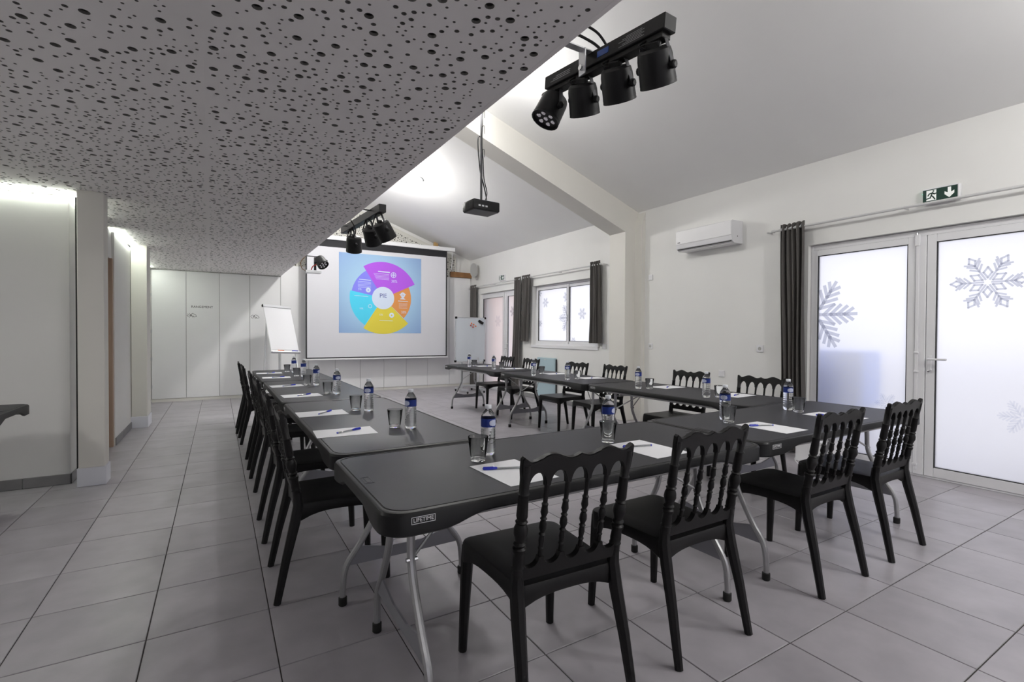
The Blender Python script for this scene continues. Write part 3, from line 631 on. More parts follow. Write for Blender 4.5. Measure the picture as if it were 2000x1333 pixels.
def make_chair():
    c = empty('dining_chair')
    # seat: soft square with a dished top and an arched apron below
    pts = []
    for cx, cy, a0, r in ((.172, .222, 0, .045), (-.172, .222, 90, .045), (-.165, -.145, 180, .030), (.165, -.145, 270, .030)):
        for i in range(7): a = R(a0+15*i); pts.append((cx+r*math.cos(a), cy+r*math.sin(a)))
    full = []
    for i, p in enumerate(pts):
        q = pts[(i+1) % len(pts)]; full.append(p); d = math.hypot(q[0]-p[0], q[1]-p[1])
        if d > .1:
            for j in range(1, 10): full.append((p[0]+(q[0]-p[0])*j/10, p[1]+(q[1]-p[1])*j/10))
    def apr(x, y):
        u = abs(x)/.2; v = abs(y-.04)/.2; e = min(u, v); return .398-.040*max(0, min(1, e))**3
    n = len(full); s = MB(); vs = []; fs = []
    prof = [(.985, None), (1.0, .005), (1.0, -1), (.985, -2), (.93, -3), (.5, -4)]
    for sc, m in prof:
        for x, y in full:
            zb = apr(x, y)
            z = zb if m is None else zb+.005 if m == .005 else {-1: .436, -2: .444, -3: .4455, -4: .441}[m]
            vs.append((x*sc, .04+(y-.04)*sc, z))
    for i in range(len(prof)-1):
        for k in range(n): fs.append((i*n+k, i*n+(k+1) % n, (i+1)*n+(k+1) % n, (i+1)*n+k))
    fs.append(tuple((len(prof)-1)*n+k for k in range(n))); inn = len(vs)
    vs += [(x*.9, .04+(y-.04)*.9, .40) for x, y in full]
    for k in range(n): fs.append((inn+k, inn+(k+1) % n, (k+1) % n, k))
    fs.append(tuple(inn+k for k in range(n-1, -1, -1)))
    s.add(vs, fs).build('seat', BLACKP, c, ang=50)
    for sx in (-1, 1):
        MB().tube([(sx*.190, .238, .425), (sx*.193, .240, .37), (sx*.200, .248, .18), (sx*.205, .255, 0)], [.0245, .0245, .0205, .0165], 8).build('leg', BLACKP, c)
        MB().tube([(sx*.215, -.258, 0), (sx*.207, -.218, .20), (sx*.199, -.180, .36), (sx*.197, -.166, .44), (sx*.198, -.170, .50)], [.0165, .0205, .0245, .0235, .0200], 8).build('leg', BLACKP, c)
        turned((sx*.198, -.168, .47), (sx*.203, -.232, .855), POST).build('back_post', BLACKP, c)
    tilt = math.atan2(.064, .385)
    def back(x, z): return (x, -.170-(z-.47)*math.tan(tilt), z)
    M = T(0, -.170, .47) @ RX(R(90)+tilt)                            # local x, y(up along the back), z towards the rear
    xs = [-.200+.4*k/5 for k in range(6)]
    # top rail: scalloped crest above five arches
    crest = []
    for i in range(61):
        x = -.222+.444*i/60; u = abs(x)/.222
        y_ = .408+.010*math.cos(2*math.pi*(u*1.5-.75))+(.014*max(0, (u-.86)/.14)**.7 if u > .86 else 0)
        if u > .97: y_ -= .012*((u-.97)/.03)**2
        crest.append((x, y_))
    low = []
    for k in range(4, -1, -1):
        a, b_ = xs[k], xs[k+1]; hw = (b_-a)/2-.010
        low += [((a+b_)/2+hw*math.cos(math.pi*i/12), .312+.048*math.sin(math.pi*i/12)) for i in range(13)]
    poly = crest+[(.222, .375), (.214, .325), (.212, .312)]+low+[(-.212, .312), (-.214, .325), (-.222, .375)]
    k = bmesh.new(); v0 = [k.verts.new((x, y_, -.010)) for x, y_ in poly]; f = k.faces.new(v0); e = bmesh.ops.extrude_face_region(k, geom=[f])
    for q in e['geom']:
        if isinstance(q, bmesh.types.BMVert): q.co.z += .020
    bmesh.ops.bevel(k, geom=[q for q in k.edges if abs(q.verts[0].co.z-q.verts[1].co.z) < .001], offset=.003, segments=2, affect='EDGES', clamp_overlap=True)
    MB().bm(k, M).build('top_rail', BLACKP, c, ang=40)
    lo = [(-.195, .0), (.195, .0)]; up = []
    for j in range(4, -1, -1):
        a, b_ = xs[j], xs[j+1]; hw = (b_-a)/2-.009
        up += [((a+b_)/2+hw*math.cos(math.pi*i/10), .068-.030*math.sin(math.pi*i/10)) for i in range(11)]
    MB().prism(lo+[(.198, .068)]+up+[(-.198, .068)], -.009, .011, M).build('bottom_rail', BLACKP, c)
    for x in xs[1:5]:
        p = M @ Vector((x, .058, 0)); q = M @ Vector((x, .325, 0)); turned(p, q, SPIN, 10).build('spindle', BLACKP, c)
    return c
ORD = ['nearest the camera', 'second from the camera', 'third from the camera', 'fourth from the camera', 'fifth from the camera', 'farthest from the camera']
FOR = ['first from the left', 'second from the left', 'third from the left', 'rightmost']
FRONT = [(1.02, 1.475, -2.5), (1.69, 1.483, 0), (2.68, 1.472, 0), (3.405, 1.475, 1)]
LEFT = [(.492, 2.68), (.49, 3.45), (.50, 4.535), (.495, 5.27), (.475, 6.45), (.46, 7.15)]
RIGHT = [(4.01, 2.62, 4), (4.01, 3.40, 2), (3.98, 4.53, -4), (3.965, 5.23, 3), (3.955, 6.36, 0), (3.99, 7.16, -2)]
ch = make_chair(); first = True
def seat_chair(x, y, a, lab):
    global first
    o = ch if first else copy_tree(ch); first = False
    o.location = (x, y, 0); o.rotation_euler = (0, 0, R(a)); tag(o, lab, 'chair', 'black turned-spindle chairs around the tables')
for k, (x, y, a) in enumerate(FRONT): seat_chair(x, y, a, 'black spindle back chair at the front table row, '+FOR[k])
for k, (x, y) in enumerate(LEFT): seat_chair(x, y, -90+(k*37 % 5-2)*.6, 'black spindle back chair along the left table row, '+ORD[k])
for k, (x, y, a) in enumerate(RIGHT): seat_chair(x, y, 90+a, 'black spindle back chair along the right table row, '+ORD[k])
# ------------------------------------------------------------------ table settings
def make_bottle():
    b = empty('water_bottle')
    pr = [(0, .020), (.002, .027), (.010, .0310), (.030, .0312)]
    for i in range(6):
        z = .034+i*.014; pr += [(z, .0312), (z+.004, .0300), (z+.008, .0312)]
    pr += [(.120, .0305), (.124, .0312), (.156, .0312), (.160, .0315), (.168, .030), (.182, .0235), (.192, .0155), (.197, .0128), (.204, .0125)]
    MB().lathe(pr, 24).build('body', WATER, b, ang=60)
    MB().lathe([(.199, .0145), (.201, .0150), (.213, .0148), (.215, .0135)], 20).build('cap', CAPW, b)
    lb = MB().lathe([(.122, .0318), (.158, .0318)], 28, caps=False).build('label', LABELB, b)
    vs = []; fs = []                                                     # pale cloud shape printed on the label
    for i in range(13):
        a = R(-38+76*i/12); hh = .013*math.sqrt(max(0, 1-((i-6)/6.2)**2))*(1 if i % 3 else .8)+.0015
        for z in (.140-hh, .140+hh): vs.append((.0322*math.cos(a), .0322*math.sin(a), z))
    for i in range(12): fs.append((2*i, 2*i+2, 2*i+3, 2*i+1))
    MB().add(vs, fs).build('label_patch', LABELW, lb, smooth=False)
    return b
def make_glass():
    return MB().lathe([(0, .026), (.001, .0295), (.098, .0425), (.100, .0418), (.0985, .0405), (.014, .0275), (.012, .020), (.0118, .001)], 28, caps=False).add([(.026*math.cos(2*math.pi*i/28), .026*math.sin(2*math.pi*i/28), 0) for i in range(28)], [tuple(range(27, -1, -1))]).build('drinking_glass', GLASS, ang=50)
def make_paper():
    return MB().box((-.1485, -.105, 0), (.1485, .105, .0012)).build('paper_sheet', PAPER, smooth=False)
def make_pen():
    p = empty('ballpoint_pen')
    MB().lathe([(0, .0035), (.002, .0042), (.098, .0042), (.100, .003)], 8, T(-.03, 0, .0042) @ RY(R(90))).build('barrel', CLEARP, p)
    MB().lathe([(0, .0016), (.09, .0016)], 6, T(-.028, 0, .0042) @ RY(R(90))).build('ink_tube', BLACKT, p)
    MB().lathe([(0, .0025), (.004, .0055), (.050, .0056), (.056, .0045)], 10, T(-.076, 0, .0056) @ RY(R(90))).build('cap', BLUE, p)
    MB().box((-.074, -.0015, .009), (-.034, .0015, .0125), .0008).build('clip', BLUE, p)
    MB().lathe([(0, .0043), (.006, .0043), (.008, .003)], 8, T(.068, 0, .0043) @ RY(R(90))).build('end_plug', BLUE, p)
    return p
S_ = (CAM_H-TT)/(CAM_H-.74)
places = []      # (row label, paper xy, rot, pen rot, glass xy, bottle xy, bottle turn)
Lp = [(.566, 2.62, -3.5), (.57, 3.31, -.5), (.59, 4.34, 2), (.575, 5.20, 3), (.58, 6.25, -3), (.562, 6.965, -2)]
Lg = [((.831, 2.621), (.898, 2.556)), ((.79, 3.335), (.857, 3.264)), ((.801, 4.374), (.865, 4.32)), ((.761, 5.216), (.832, 5.128)), ((.804, 6.329), (.865, 6.207)), ((.785, 7.085), (.851, 6.94))]
for k in range(6): places.append(('left table row, place '+ORD[k], Lp[k][:2], Lp[k][2], 205+8*((k*3) % 4), Lg[k][0], Lg[k][1], 200+40*k))
Fp = [(.942, 1.553, 92), (1.662, 1.565, 91), (2.65, 1.585, 90), (3.375, 1.60, 90)]
Fg = [((.904, 1.763), (.987, 1.832)), ((1.592, 1.768), (1.622, 1.840)), ((2.565, 1.795), (2.625, 1.872)), ((3.344, 1.823), (3.435-.075, 1.901+.0))]
Fg[1] = ((1.598, 1.758), (1.665, 1.832)); Fg[2] = ((2.572, 1.795), (2.640, 1.868)); Fg[3] = ((3.352, 1.815), (3.385, 1.905))
for k in range(4): places.append(('front table row, place '+FOR[k], Fp[k][:2], Fp[k][2], (-20, -14, -22, -18)[k], Fg[k][0], Fg[k][1], (-70, -60, -160, -120)[k]))
Rp = [(3.81, 2.595, 4), (3.805, 3.335, 2), (3.795, 4.47, -8), (3.80, 5.19, -8), (3.79, 6.25, -12), (3.70, 6.965, -12)]
Rg = [((3.548, 2.564), (3.451, 2.617)), ((3.529, 3.308), (3.446, 3.373)), ((3.559, 4.438), (3.403, 4.423)), ((3.617, 5.249), (3.372, 5.074)), ((3.653, 6.36), (3.442, 6.223)), ((3.538, 7.048), (3.393, 6.932))]
for k in range(6): places.append(('right table row, place '+ORD[k], Rp[k][:2], Rp[k][2], 20+13*k, Rg[k][0], Rg[k][1], 180+25*k))
proto = dict(b=make_bottle(), g=make_glass(), p=make_paper(), n=make_pen()); used = set()
def put(key, x, y, z, a, lab, cat, grp):
    o = proto[key] if key not in used else copy_tree(proto[key]); used.add(key)
    o.location = (x, y, z); o.rotation_euler = (0, 0, R(a)); tag(o, lab, cat, grp)
for row, pp, pa, na, gg, bb_, ba in places:
    put('p', pp[0]*S_, pp[1]*S_, TT, pa, 'white paper sheet on the '+row, 'paper', 'blank paper sheets on the tables')
    left = row.startswith('left'); fr = row.startswith('front')
    put('n', pp[0]*S_+(.02 if left else -.02 if fr else 0), pp[1]*S_+(0 if left else .045 if fr else -.01), TT+.0013, na, 'blue capped ballpoint pen on the '+row, 'pen', 'ballpoint pens on the paper sheets')
    put('g', gg[0]*S_, gg[1]*S_, TT, 0, 'clear drinking glass on the '+row, 'glass', 'empty drinking glasses on the tables')
    put('b', bb_[0]*S_, bb_[1]*S_, TT, ba, 'water bottle with blue label on the '+row, 'bottle', 'water bottles on the tables')
# ------------------------------------------------------------------ flip chart and whiteboard
fc = empty('flip_chart', (0, 0, 0)); tag(fc, 'tilted white flip chart standing before the far cupboards', 'flip chart')
ax = Vector((.48, .15, -.026)).normalized(); dn = Vector((.160, -.50, -.93)); dn = (dn-ax*dn.dot(ax)).normalized(); nz = ax.cross(-dn).normalized()
fo = Vector((.70, 10.0, 1.775)); FM = Matrix(((ax.x, -dn.x, nz.x, fo.x), (ax.y, -dn.y, nz.y, fo.y), (ax.z, -dn.z, nz.z, fo.z), (0, 0, 0, 1)))
MB().box((0, -.98, -.012), (.50, 0, 0), .003, M=FM).build('board', WHITE, fc)
MB().box((.006, -.93, .001), (.494, -.05, .006), M=FM).build('paper_pad', PAPER, fc, smooth=False)
MB().box((-.005, -.05, -.014), (.505, .005, .022), .006, M=FM).build('clamp_bar', ALU, fc)
MB().box((-.018, -.045, -.016), (-.004, .0, .024), .004, M=FM).build('clamp_end', BLACKP, fc)
MB().box((-.004, -1.0, -.012), (.504, -.975, .05), .004, M=FM).build('pen_tray', ALU, fc)
for k, (a, b_) in enumerate((((.03, 0), (.0, .62)), ((.47, 0), (.62, .55)), ((.25, 0), (.30, .75)))):
    p = FM @ Vector((a[0], -.3, -.02)); q = Vector((fo.x+(-.02, .62, .32)[k], fo.y+(-.30, -.42, .42)[k], .0)); MB().tube([p, q], .013, 8).build('leg', ALU, fc)
def marker(x, ln, m, lab):
    o = MB().lathe([(0, .006), (.004, .010), (ln, .010), (ln+.004, .006)], 10, FM @ T(x, -.963, .032) @ RY(R(90))).build('marker_pen', m); tag(o, lab, 'marker')
    MB().lathe([(0, .0108), (.03, .0108)], 10, FM @ T(x-.002, -.963, .032) @ RY(R(90))).build('cap', m, o)
marker(.11, .10, ORM, 'orange marker pen in the flip chart tray'); marker(.36, .10, BLUE, 'blue marker pen in the flip chart tray')
wbd = empty('whiteboard', (0, 0, 0)); tag(wbd, 'mobile whiteboard on wheels by the far door', 'whiteboard')
WM = T(4.325, 9.50, .675) @ RZ(R(3)) @ RX(R(2))           # local x right, z up, front to -y
MB().box((0, 0, 0), (.71, .02, .93), .003, M=WM).build('board', BOARD, wbd)
fr_ = MB(); 
for a, b_ in (((-.012, -.004, -.012), (.722, .024, .004)), ((-.012, -.004, .926), (.722, .024, .942)), ((-.012, -.004, 0), (.004, .024, .93)), ((.706, -.004, 0), (.722, .024, .93))): fr_.box(a, b_, .002, M=WM)
fr_.build('frame', ALU, wbd)
for x, z in ((0, 0), (.71, 0), (0, .93), (.71, .93)): MB().box((x-.024, -.008, z-.024), (x+.024, .028, z+.024), .008, M=WM).build('corner_cap', BLACKP, wbd)
MB().box((.10, -.07, -.02), (.62, 0, -.005), .004, M=WM).build('pen_tray', ALU, wbd)
for x in (.16, .55):
    MB().box((4.325+x-.02, 9.52, .05), (4.325+x+.02, 9.56, .75), .004).build('upright', ALU, wbd)
    MB().box((4.325+x-.02, 9.22, .045), (4.325+x+.02, 9.86, .085), .006).build('foot_bar', ALU, wbd)
    for yy in (9.24, 9.84): MB().lathe([(-.012, .022), (-.010, .026), (.010, .026), (.012, .022)], 14, T(4.325+x, yy, .026) @ RY(R(90))).build('caster', RUBBER, wbd)
MB().box((4.325+.16, 9.53, .12), (4.325+.55, 9.55, .16), .003).build('cross_bar', ALU, wbd)
er = MB().box((0, -.035, 0), (.13, -.006, .055), .004, M=WM @ T(.52, 0, .85) @ RY(R(28))).build('board_eraser', BLACKP); tag(er, 'black eraser stuck on the whiteboard', 'eraser')
MB().box((.002, -.012, .002), (.128, -.0045, .053), M=WM @ T(.52, 0, .85) @ RY(R(28))).build('felt_pad', DARKM, er)
for k, (x, z, m, lb) in enumerate(((.365, .815, ORM, 'orange round magnet, upper left of the whiteboard cluster'), (.42, .79, ORM, 'orange round magnet in the middle of the whiteboard cluster'), (.345, .77, REDM, 'dark red magnet at the left of the whiteboard cluster'), (.47, .755, ORM, 'orange round magnet at the right of the whiteboard cluster'), (.405, .735, REDM, 'dark red magnet at the bottom of the whiteboard cluster'))):
    tag(MB().lathe([(0, .016), (.006, .016), (.009, .012)], 14, WM @ T(x, -.004, z) @ RX(R(90))).build('round_magnet', m), lb, 'magnet', 'magnets on the whiteboard')
# ------------------------------------------------------------------ things on the right wall
ac = empty('air_conditioner', (XW, 3.955, 2.34)); tag(ac, 'white wall air conditioner on the right wall', 'air conditioner')
MB().prism([(0, .0), (-.16, 0), (-.20, .03), (-.215, .09), (-.215, .25), (-.20, .262), (0, .265)], -.40, .40, Matrix(((1, 0, 0, 0), (0, 0, -1, 0), (0, 1, 0, 0), (0, 0, 0, 1)))).build('body', PVC, ac, ang=25)
MB().box((-.219, -.397, .085), (-.214, .397, .25), .002).build('front_panel', WHITE, ac)
MB().box((-.175, -.37, -.003), (-.06, .37, .004), .002, M=T(0, 0, .0)).build('air_flap', WHITE, ac)
MB().box((-.203, -.385, .022), (-.170, .385, .028), 0, M=T(0, 0, -.006)).build('outlet_slot', SEAL, ac, smooth=False)
MB().box((-.220, .33, .10), (-.2185, .37, .11)).build('maker_badge', DARKM, ac, smooth=False)
MB().lathe([(0, .006), (.003, .006)], 8, T(-.10, -.40, .08) @ RX(R(90))).build('screw', DARKM, ac)
def exit_sign(y, z, wd, hh, lab):
    e = empty('exit_sign', (XW, y, z)); tag(e, lab, 'exit sign', 'green exit signs on the right wall')
    MB().box((-.045, -wd/2, 0), (0, wd/2, hh), .005).build('housing', PVC, e)
    MB().box((-.048, -wd/2+.012, .018), (-.0445, wd/2-.004, hh-.012)).build('sign_face', GREEN, e, smooth=False)
    M = face_x(-.0482, wd*.23, hh/2+.004); s = hh/.135
    b = MB().box((-.038*s, -.044*s, 0), (.030*s, .044*s, .0006), M=M); b.build('door_pictogram', EXITW, e, smooth=False)
    m = MB(); 
    def limb(*p):
        for a, c in zip(p, p[1:]):
            a = Vector(a)*s; c = Vector(c)*s; t = (c-a).normalized()*.0045*s; n = Vector((-t.y, t.x)); m.prism([tuple(a-t+n), tuple(a-t-n), tuple(c+t-n), tuple(c+t+n)], .0006, .0012, M)
    limb((.004, .022), (-.004, -.002)); limb((.002, .018), (-.018, .014), (-.026, .0)); limb((.004, .02), (.016, .008), (.030, .012)); limb((-.004, -.002), (.010, -.018), (.020, -.036)); limb((-.004, -.002), (-.012, -.022), (-.034, -.026))
    m.lathe([(.0006, .0068*s), (.0012, .0068*s)], 12, M @ T(.010*s, .034*s, 0)); m.build('running_figure', GREEN, e, smooth=False)
    M2 = face_x(-.0482, -wd*.24, hh/2+.004)
    MB().prism([(x*s, y_*s) for x, y_ in ((-.011, .044), (.011, .044), (.011, .0), (.032, .012), (.032, -.012), (0, -.044), (-.032, -.012), (-.032, .012), (-.011, .0))], 0, .0006, M2).build('down_arrow', EXITW, e, smooth=False)
    MB().box((-.047, -.0006, .018), (-.0446, .0006, hh-.012)).build('face_joint', SEAL, e, smooth=False)
    MB().lathe([(0, .004), (.004, .003)], 8, T(-.03, wd/2, hh*.72) @ RX(R(-90))).build('status_led', LEDG, e)
exit_sign(1.695, 2.40, .25, .135, 'green exit sign with down arrow above the near frosted door'); exit_sign(9.20, 2.42, .23, .125, 'small green exit sign above the far glass door')
def socket(y, z, lab, kind=0):
    s_ = empty('wall_socket', (XW, y, z)); tag(s_, lab, 'socket', 'sockets and switches on the right wall')
    MB().box((-.012, -.041, -.041), (0, .041, .041), .004).build('cover_plate', PVC, s_)
    if kind == 0:
        MB().lathe([(.011, .021), (.0125, .021)], 18, RY(R(-90))).build('socket_well', SPK, s_)
        for dy in (-.009, .009): MB().lathe([(.0125, .0028), (.0135, .0028)], 8, T(0, dy, -.002) @ RY(R(-90))).build('pin_hole', SEAL, s_)
        MB().lathe([(.0125, .003), (.018, .003)], 8, T(0, 0, .010) @ RY(R(-90))).build('earth_pin', CHROME, s_)
    else: MB().box((-.016, -.026, -.028), (-.011, .026, .028), .002).build('rocker', PVC, s_)
socket(4.97, 1.095, 'white wall socket beside the pilaster'); socket(3.32, 1.105, 'white wall socket beside the near curtain'); socket(3.81, .785, 'white blank plate low on the wall between chairs', 1); socket(4.98, 2.08, 'white sensor plate high beside the pilaster', 1); socket(5.95, 1.07, 'small white switch under the short window curtain', 1)
sp = empty('wall_speaker', (5.18, 10.35, 2.60)); tag(sp, 'grey oval loudspeaker high in the far right corner', 'loudspeaker')
SM = RZ(R(-35))
MB().prism([(.085*math.cos(2*math.pi*i/24), .165+.165*math.copysign(abs(math.sin(2*math.pi*i/24))**.7, math.sin(2*math.pi*i/24))) for i in range(24)], -.07, .06, SM @ RX(R(90))).build('cabinet', SPK, sp, ang=50)
MB().prism([(.075*math.cos(2*math.pi*i/24), .165+.152*math.copysign(abs(math.sin(2*math.pi*i/24))**.7, math.sin(2*math.pi*i/24))) for i in range(24)], .06, .072, SM @ RX(R(90))).build('grille', mat('grille_grey', (.36, .36, .35), .7, bump=.4, bscale=900), sp, ang=50)
MB().tube([(0.02, .05, .16), (.14, .08, .16)], .014, 8).build('wall_bracket', SPK, sp)
hb = empty('panel_heater', (5.28, 7.50, 0)); tag(hb, 'pale blue panel leaning under the far window', 'panel')
MB().box((-.03, -.28, .08), (.03, .28, .82), .008).build('front_sheet', PALEB, hb); MB().box((.0, -.285, .0), (.035, .285, .80), .004).build('back_sheet', DARKM, hb)
MB().box((-.036, -.03, .775), (-.029, .03, .79), .002).build('handle_slot', ALU, hb)
bxs = empty('white_box', (5.12, 2.55, 0)); tag(bxs, 'low white box on the floor under the right front table by the door', 'box')
MB().box((-.15, -.17, 0), (.15, .17, .20), .006).build('carton', WHITE, bxs); MB().box((-.155, -.175, .20), (.155, .175, .225), .004).build('lid', PVC, bxs)
ex = empty('power_strip', (4.72, 2.30, 0)); tag(ex, 'white power strip lying on the floor beside the white box', 'power strip')
MB().box((-.03, -.18, 0), (.03, .18, .04), .006).build('housing', PVC, ex)
for i in range(4): MB().lathe([(.039, .018), (.041, .018)], 14, T(0, -.12+.08*i, 0)).build('outlet', SPK, ex)
MB().tube([(0, .18, .02), (.1, .3, .01), (.3, .45, .01), (.52, .5, .02)], .004, 6, smooth=6).build('cord', PVC, ex)
# ------------------------------------------------------------------ projector
pj = empty('projector', (2.31, 4.46, 2.50)); tag(pj, 'black projector hanging from the sloping ceiling on a thin pole', 'projector')
PM = RZ(R(4))
MB().box((-.155, -.115, 0), (.155, .115, .10), .012, M=PM, seg=2).build('body', LIGHTB, pj)
MB().box((-.145, -.105, -.006), (.145, .105, .004), .003, M=PM).build('underside_plate', DARKM, pj)
MB().lathe([(0, .036), (.02, .036), (.024, .030), (.018, .026)], 20, PM @ T(.07, .113, .045) @ RX(R(-90))).build('lens_ring', DARKM, pj); MB().lathe([(.0, .026), (.014, .022)], 16, PM @ T(.07, .115, .045) @ RX(R(-90))).build('lens', LENS, pj)
for i in range(5): MB().box((-.157, -.07+.026*i, .02), (-.154, -.055+.026*i, .08), M=PM).build('vent_slot', SEAL, pj, smooth=False)
for i, q in enumerate((-.10, -.06, -.02)): MB().box((q, -.1175, .03), (q+.025, -.1145, .045), M=PM).build('port', ALU, pj, smooth=False)
MB().box((-.06, -.05, .10), (.06, .05, .118), .003).build('mount_plate', ALU, pj); zt = ceil_z(2.31)-2.50
MB().tube([(0, 0, .11), (0, 0, zt+.01)], .012, 10).build('pole', DARKM, pj)
MB().box((-.05, -.05, zt-.03), (.05, .05, zt+.02), .003).build('ceiling_flange', DARKM, pj)
MB().tube([(.05, -.03, .10), (.055, .0, .18), (.03, .01, .30), (.0, .02, .42), (-.018, .02, .56), (-.03, .02, .70), (-.022, .02, .78), (.015, .02, .79), (.014, .01, 1.0), (.016, .01, 1.3), (.0, .02, zt)], .006, 6, smooth=6).build('cable', LIGHTB, pj)
MB().tube([(.02, -.04, .10), (.05, -.03, .20), (.02, -.02, .35), (.01, -.018, .55), (-.01, -.016, .80), (.012, -.016, 1.1), (-.015, -.016, 1.3), (-.05, -.016, 1.42), (.0, 0, zt)], .005, 6, smooth=6).build('cable', LIGHTB, pj)
for z in (.62, .86, 1.02, 1.18): MB().tube([(0, -.016, z), (.03, 0, z+.03), (.035, .0, z-.05)], .003, 5, smooth=4).build('cable_tie', LIGHTB, pj)
# ------------------------------------------------------------------ stage lights
def par_head(par, M, r=.072, ln=.13):
    h_ = MB().lathe([(-.022, r*.72), (-.012, r*.90), (.01, r*.96), (ln-.02, r), (ln, r*1.02)], 20, M).build('lamp_head', LIGHTB, par)
    MB().lathe([(ln-.012, r*.98), (ln+.012, r*1.03), (ln+.012, r*.95), (ln-.010, r*.90)], 20, M, caps=False).build('front_ring', LIGHTB, h_)
    MB().lathe([(ln-.006, r*.90), (ln-.004, r*.2)], 20, M).build('lens', LENS, h_)
    for k in range(7):
        a = 2*math.pi*k/6; q = (0, 0) if k == 6 else (r*.55*math.cos(a), r*.55*math.sin(a)); MB().lathe([(ln-.004, r*.2), (ln+.004, r*.16)], 10, M @ T(q[0], q[1], 0)).build('led_lens', CHROME, h_)
    for s in (-1, 1): MB().lathe([(0, .012), (.008, .016), (.022, .016), (.026, .010)], 10, M @ T(s*(r-.004), 0, .05) @ RY(R(90*s))).build('tilt_knob', LIGHTB, h_)
    MB().box((-r*.45, -.012, -.045), (r*.45, .012, -.018), .004, M=M).build('rear_fin', LIGHTB, h_)
    return h_
def yoke(par, p, M, r=.072):
    a = M @ Vector((-r-.008, 0, .05)); b = M @ Vector((r+.008, 0, .05)); p = Vector(p); sd = (b-a).normalized()*.05
    MB().tube([a, p-sd*1.2+Vector((0, 0, -.012)), p-sd*.9, p+sd*.9, p+sd*1.2+Vector((0, 0, -.012)), b], .011, 6, flat=.25).build('yoke', DARKM, par)
lb = empty('stage_light_bar', (0, 0, 0)); tag(lb, 'black four lamp stage light bar fixed to the near ceiling edge', 'stage light')
A = Vector((1.50, 1.315, 2.462)); B = Vector((1.465, 2.065, 2.535)); ab = (B-A).normalized()
BM = Matrix.Translation(A) @ ab.to_track_quat('Y', 'Z').to_matrix().to_4x4(); LB = (B-A).length
MB().box((-.035, 0, -.03), (.035, LB, .03), .003, M=BM).build('bar', LIGHTB, lb)
MB().box((-.02, .02, -.050), (.03, LB-.03, -.028), .002, M=BM).build('wiring_channel', RUBBER, lb)
for i in range(6): MB().box((-.0356, .10+.012*(i % 2), -.018+.006*i), (-.0350, .24-.02*(i % 3), -.0165+.006*i), M=BM).build('printed_line', mat('grey_print', (.35, .35, .36), .6), lb, smooth=False)
for i in range(3): MB().box((-.0356, LB-.20, -.012+.008*i), (-.0350, LB-.05-.02*i, -.0095+.008*i), M=BM).build('printed_line', MATS['grey_print'], lb, smooth=False)
MB().box((-.0362, .30, -.012), (-.035, .37, .014), M=BM).build('display', mat('blue_display', (.02, .06, .25), .2), lb, smooth=False)
heads = [((1275, 103), .0, 1.47), ((1198, 147), .27, 1.45), ((1122, 190), .49, 1.45), ((1062, 218), .70, 1.45)]
for k, (yy, tx, ty) in enumerate(((.06, .50, .26), (.27, .48, .30), (.49, .42, .34), (.70, -.42, .08))):
    p = BM @ Vector((0, yy+.02, -.03)); d = Vector((tx, ty, -.84)).normalized()
    q = p+Vector((.005, .0, -.060)); xa = ab.copy(); xa = (xa-d*xa.dot(d)).normalized(); ya = d.cross(xa)
    M = Matrix(((xa.x, ya.x, d.x, q.x), (xa.y, ya.y, d.y, q.y), (xa.z, ya.z, d.z, q.z), (0, 0, 0, 1)))
    par_head(lb, M, .072, .105); yoke(lb, p, M, .072)
    MB().tube([p+Vector((-.01, .02, .0)), p+Vector((-.05, .03, -.03)), q+Vector((-.02, .01, .01))], .005, 6, smooth=5).build('cable', LIGHTB, lb)
m_ = BM @ Vector((0, .42, .03)); e_ = Vector((1.186, m_.y, 2.50))
MB().box((1.186, m_.y-.018, 2.528), (1.47, m_.y+.018, 2.533)).build('wall_arm', ALU, lb, smooth=False); MB().box((1.40, m_.y-.022, 2.42), (1.406, m_.y+.022, 2.533)).build('hanging_plate', ALU, lb, smooth=False)
MB().lathe([(0, .014), (.012, .012)], 8, T(1.40, m_.y, 2.45) @ RY(R(-90))).build('bolt', CHROME, lb)
for s in (0, .03): MB().tube([(1.20, m_.y+.04+s, 2.46), (1.24, m_.y+.02+s, 2.56-s), (1.33, m_.y-.02+s, 2.62-s), (1.43, m_.y-.06+s, 2.59-s), (1.48, m_.y-.09+s, 2.51)], .006, 6, smooth=6).build('cable', LIGHTB, lb)
l2 = empty('stage_light_bar', (0, 0, 0)); tag(l2, 'black stage light bar with tilted lamps farther along the ceiling edge', 'stage light')
A = Vector((1.33, 4.58, 2.43)); B = Vector((1.27, 5.95, 2.455)); ab = (B-A).normalized(); BM = Matrix.Translation(A) @ ab.to_track_quat('Y', 'Z').to_matrix().to_4x4(); LB = (B-A).length
MB().box((-.035, 0, -.03), (.035, LB, .045), .003, M=BM).build('bar', LIGHTB, l2)
for yy, d in ((.10, (.55, .25, -.8)), (.42, (.35, .5, -.8)), (1.02, (.10, .45, -.9))):
    p = BM @ Vector((0, yy, -.03)); d = Vector(d).normalized(); q = p+Vector((.02, 0, -.10)); xa = (ab-d*ab.dot(d)).normalized(); ya = d.cross(xa)
    M = Matrix(((xa.x, ya.x, d.x, q.x), (xa.y, ya.y, d.y, q.y), (xa.z, ya.z, d.z, q.z), (0, 0, 0, 1))); par_head(l2, M, .085, .14); yoke(l2, p, M, .085)
    MB().tube([p+Vector((-.02, .05, .0)), p+Vector((-.03, .12, -.10)), q+Vector((-.02, .03, -.02))], .006, 6, smooth=5).build('cable', LIGHTB, l2)
for yy in (.25, 1.1): MB().box((1.150, A.y+yy-.015, 2.46), (1.33, A.y+yy+.015, 2.466)).build('wall_arm', DARKM, l2, smooth=False)
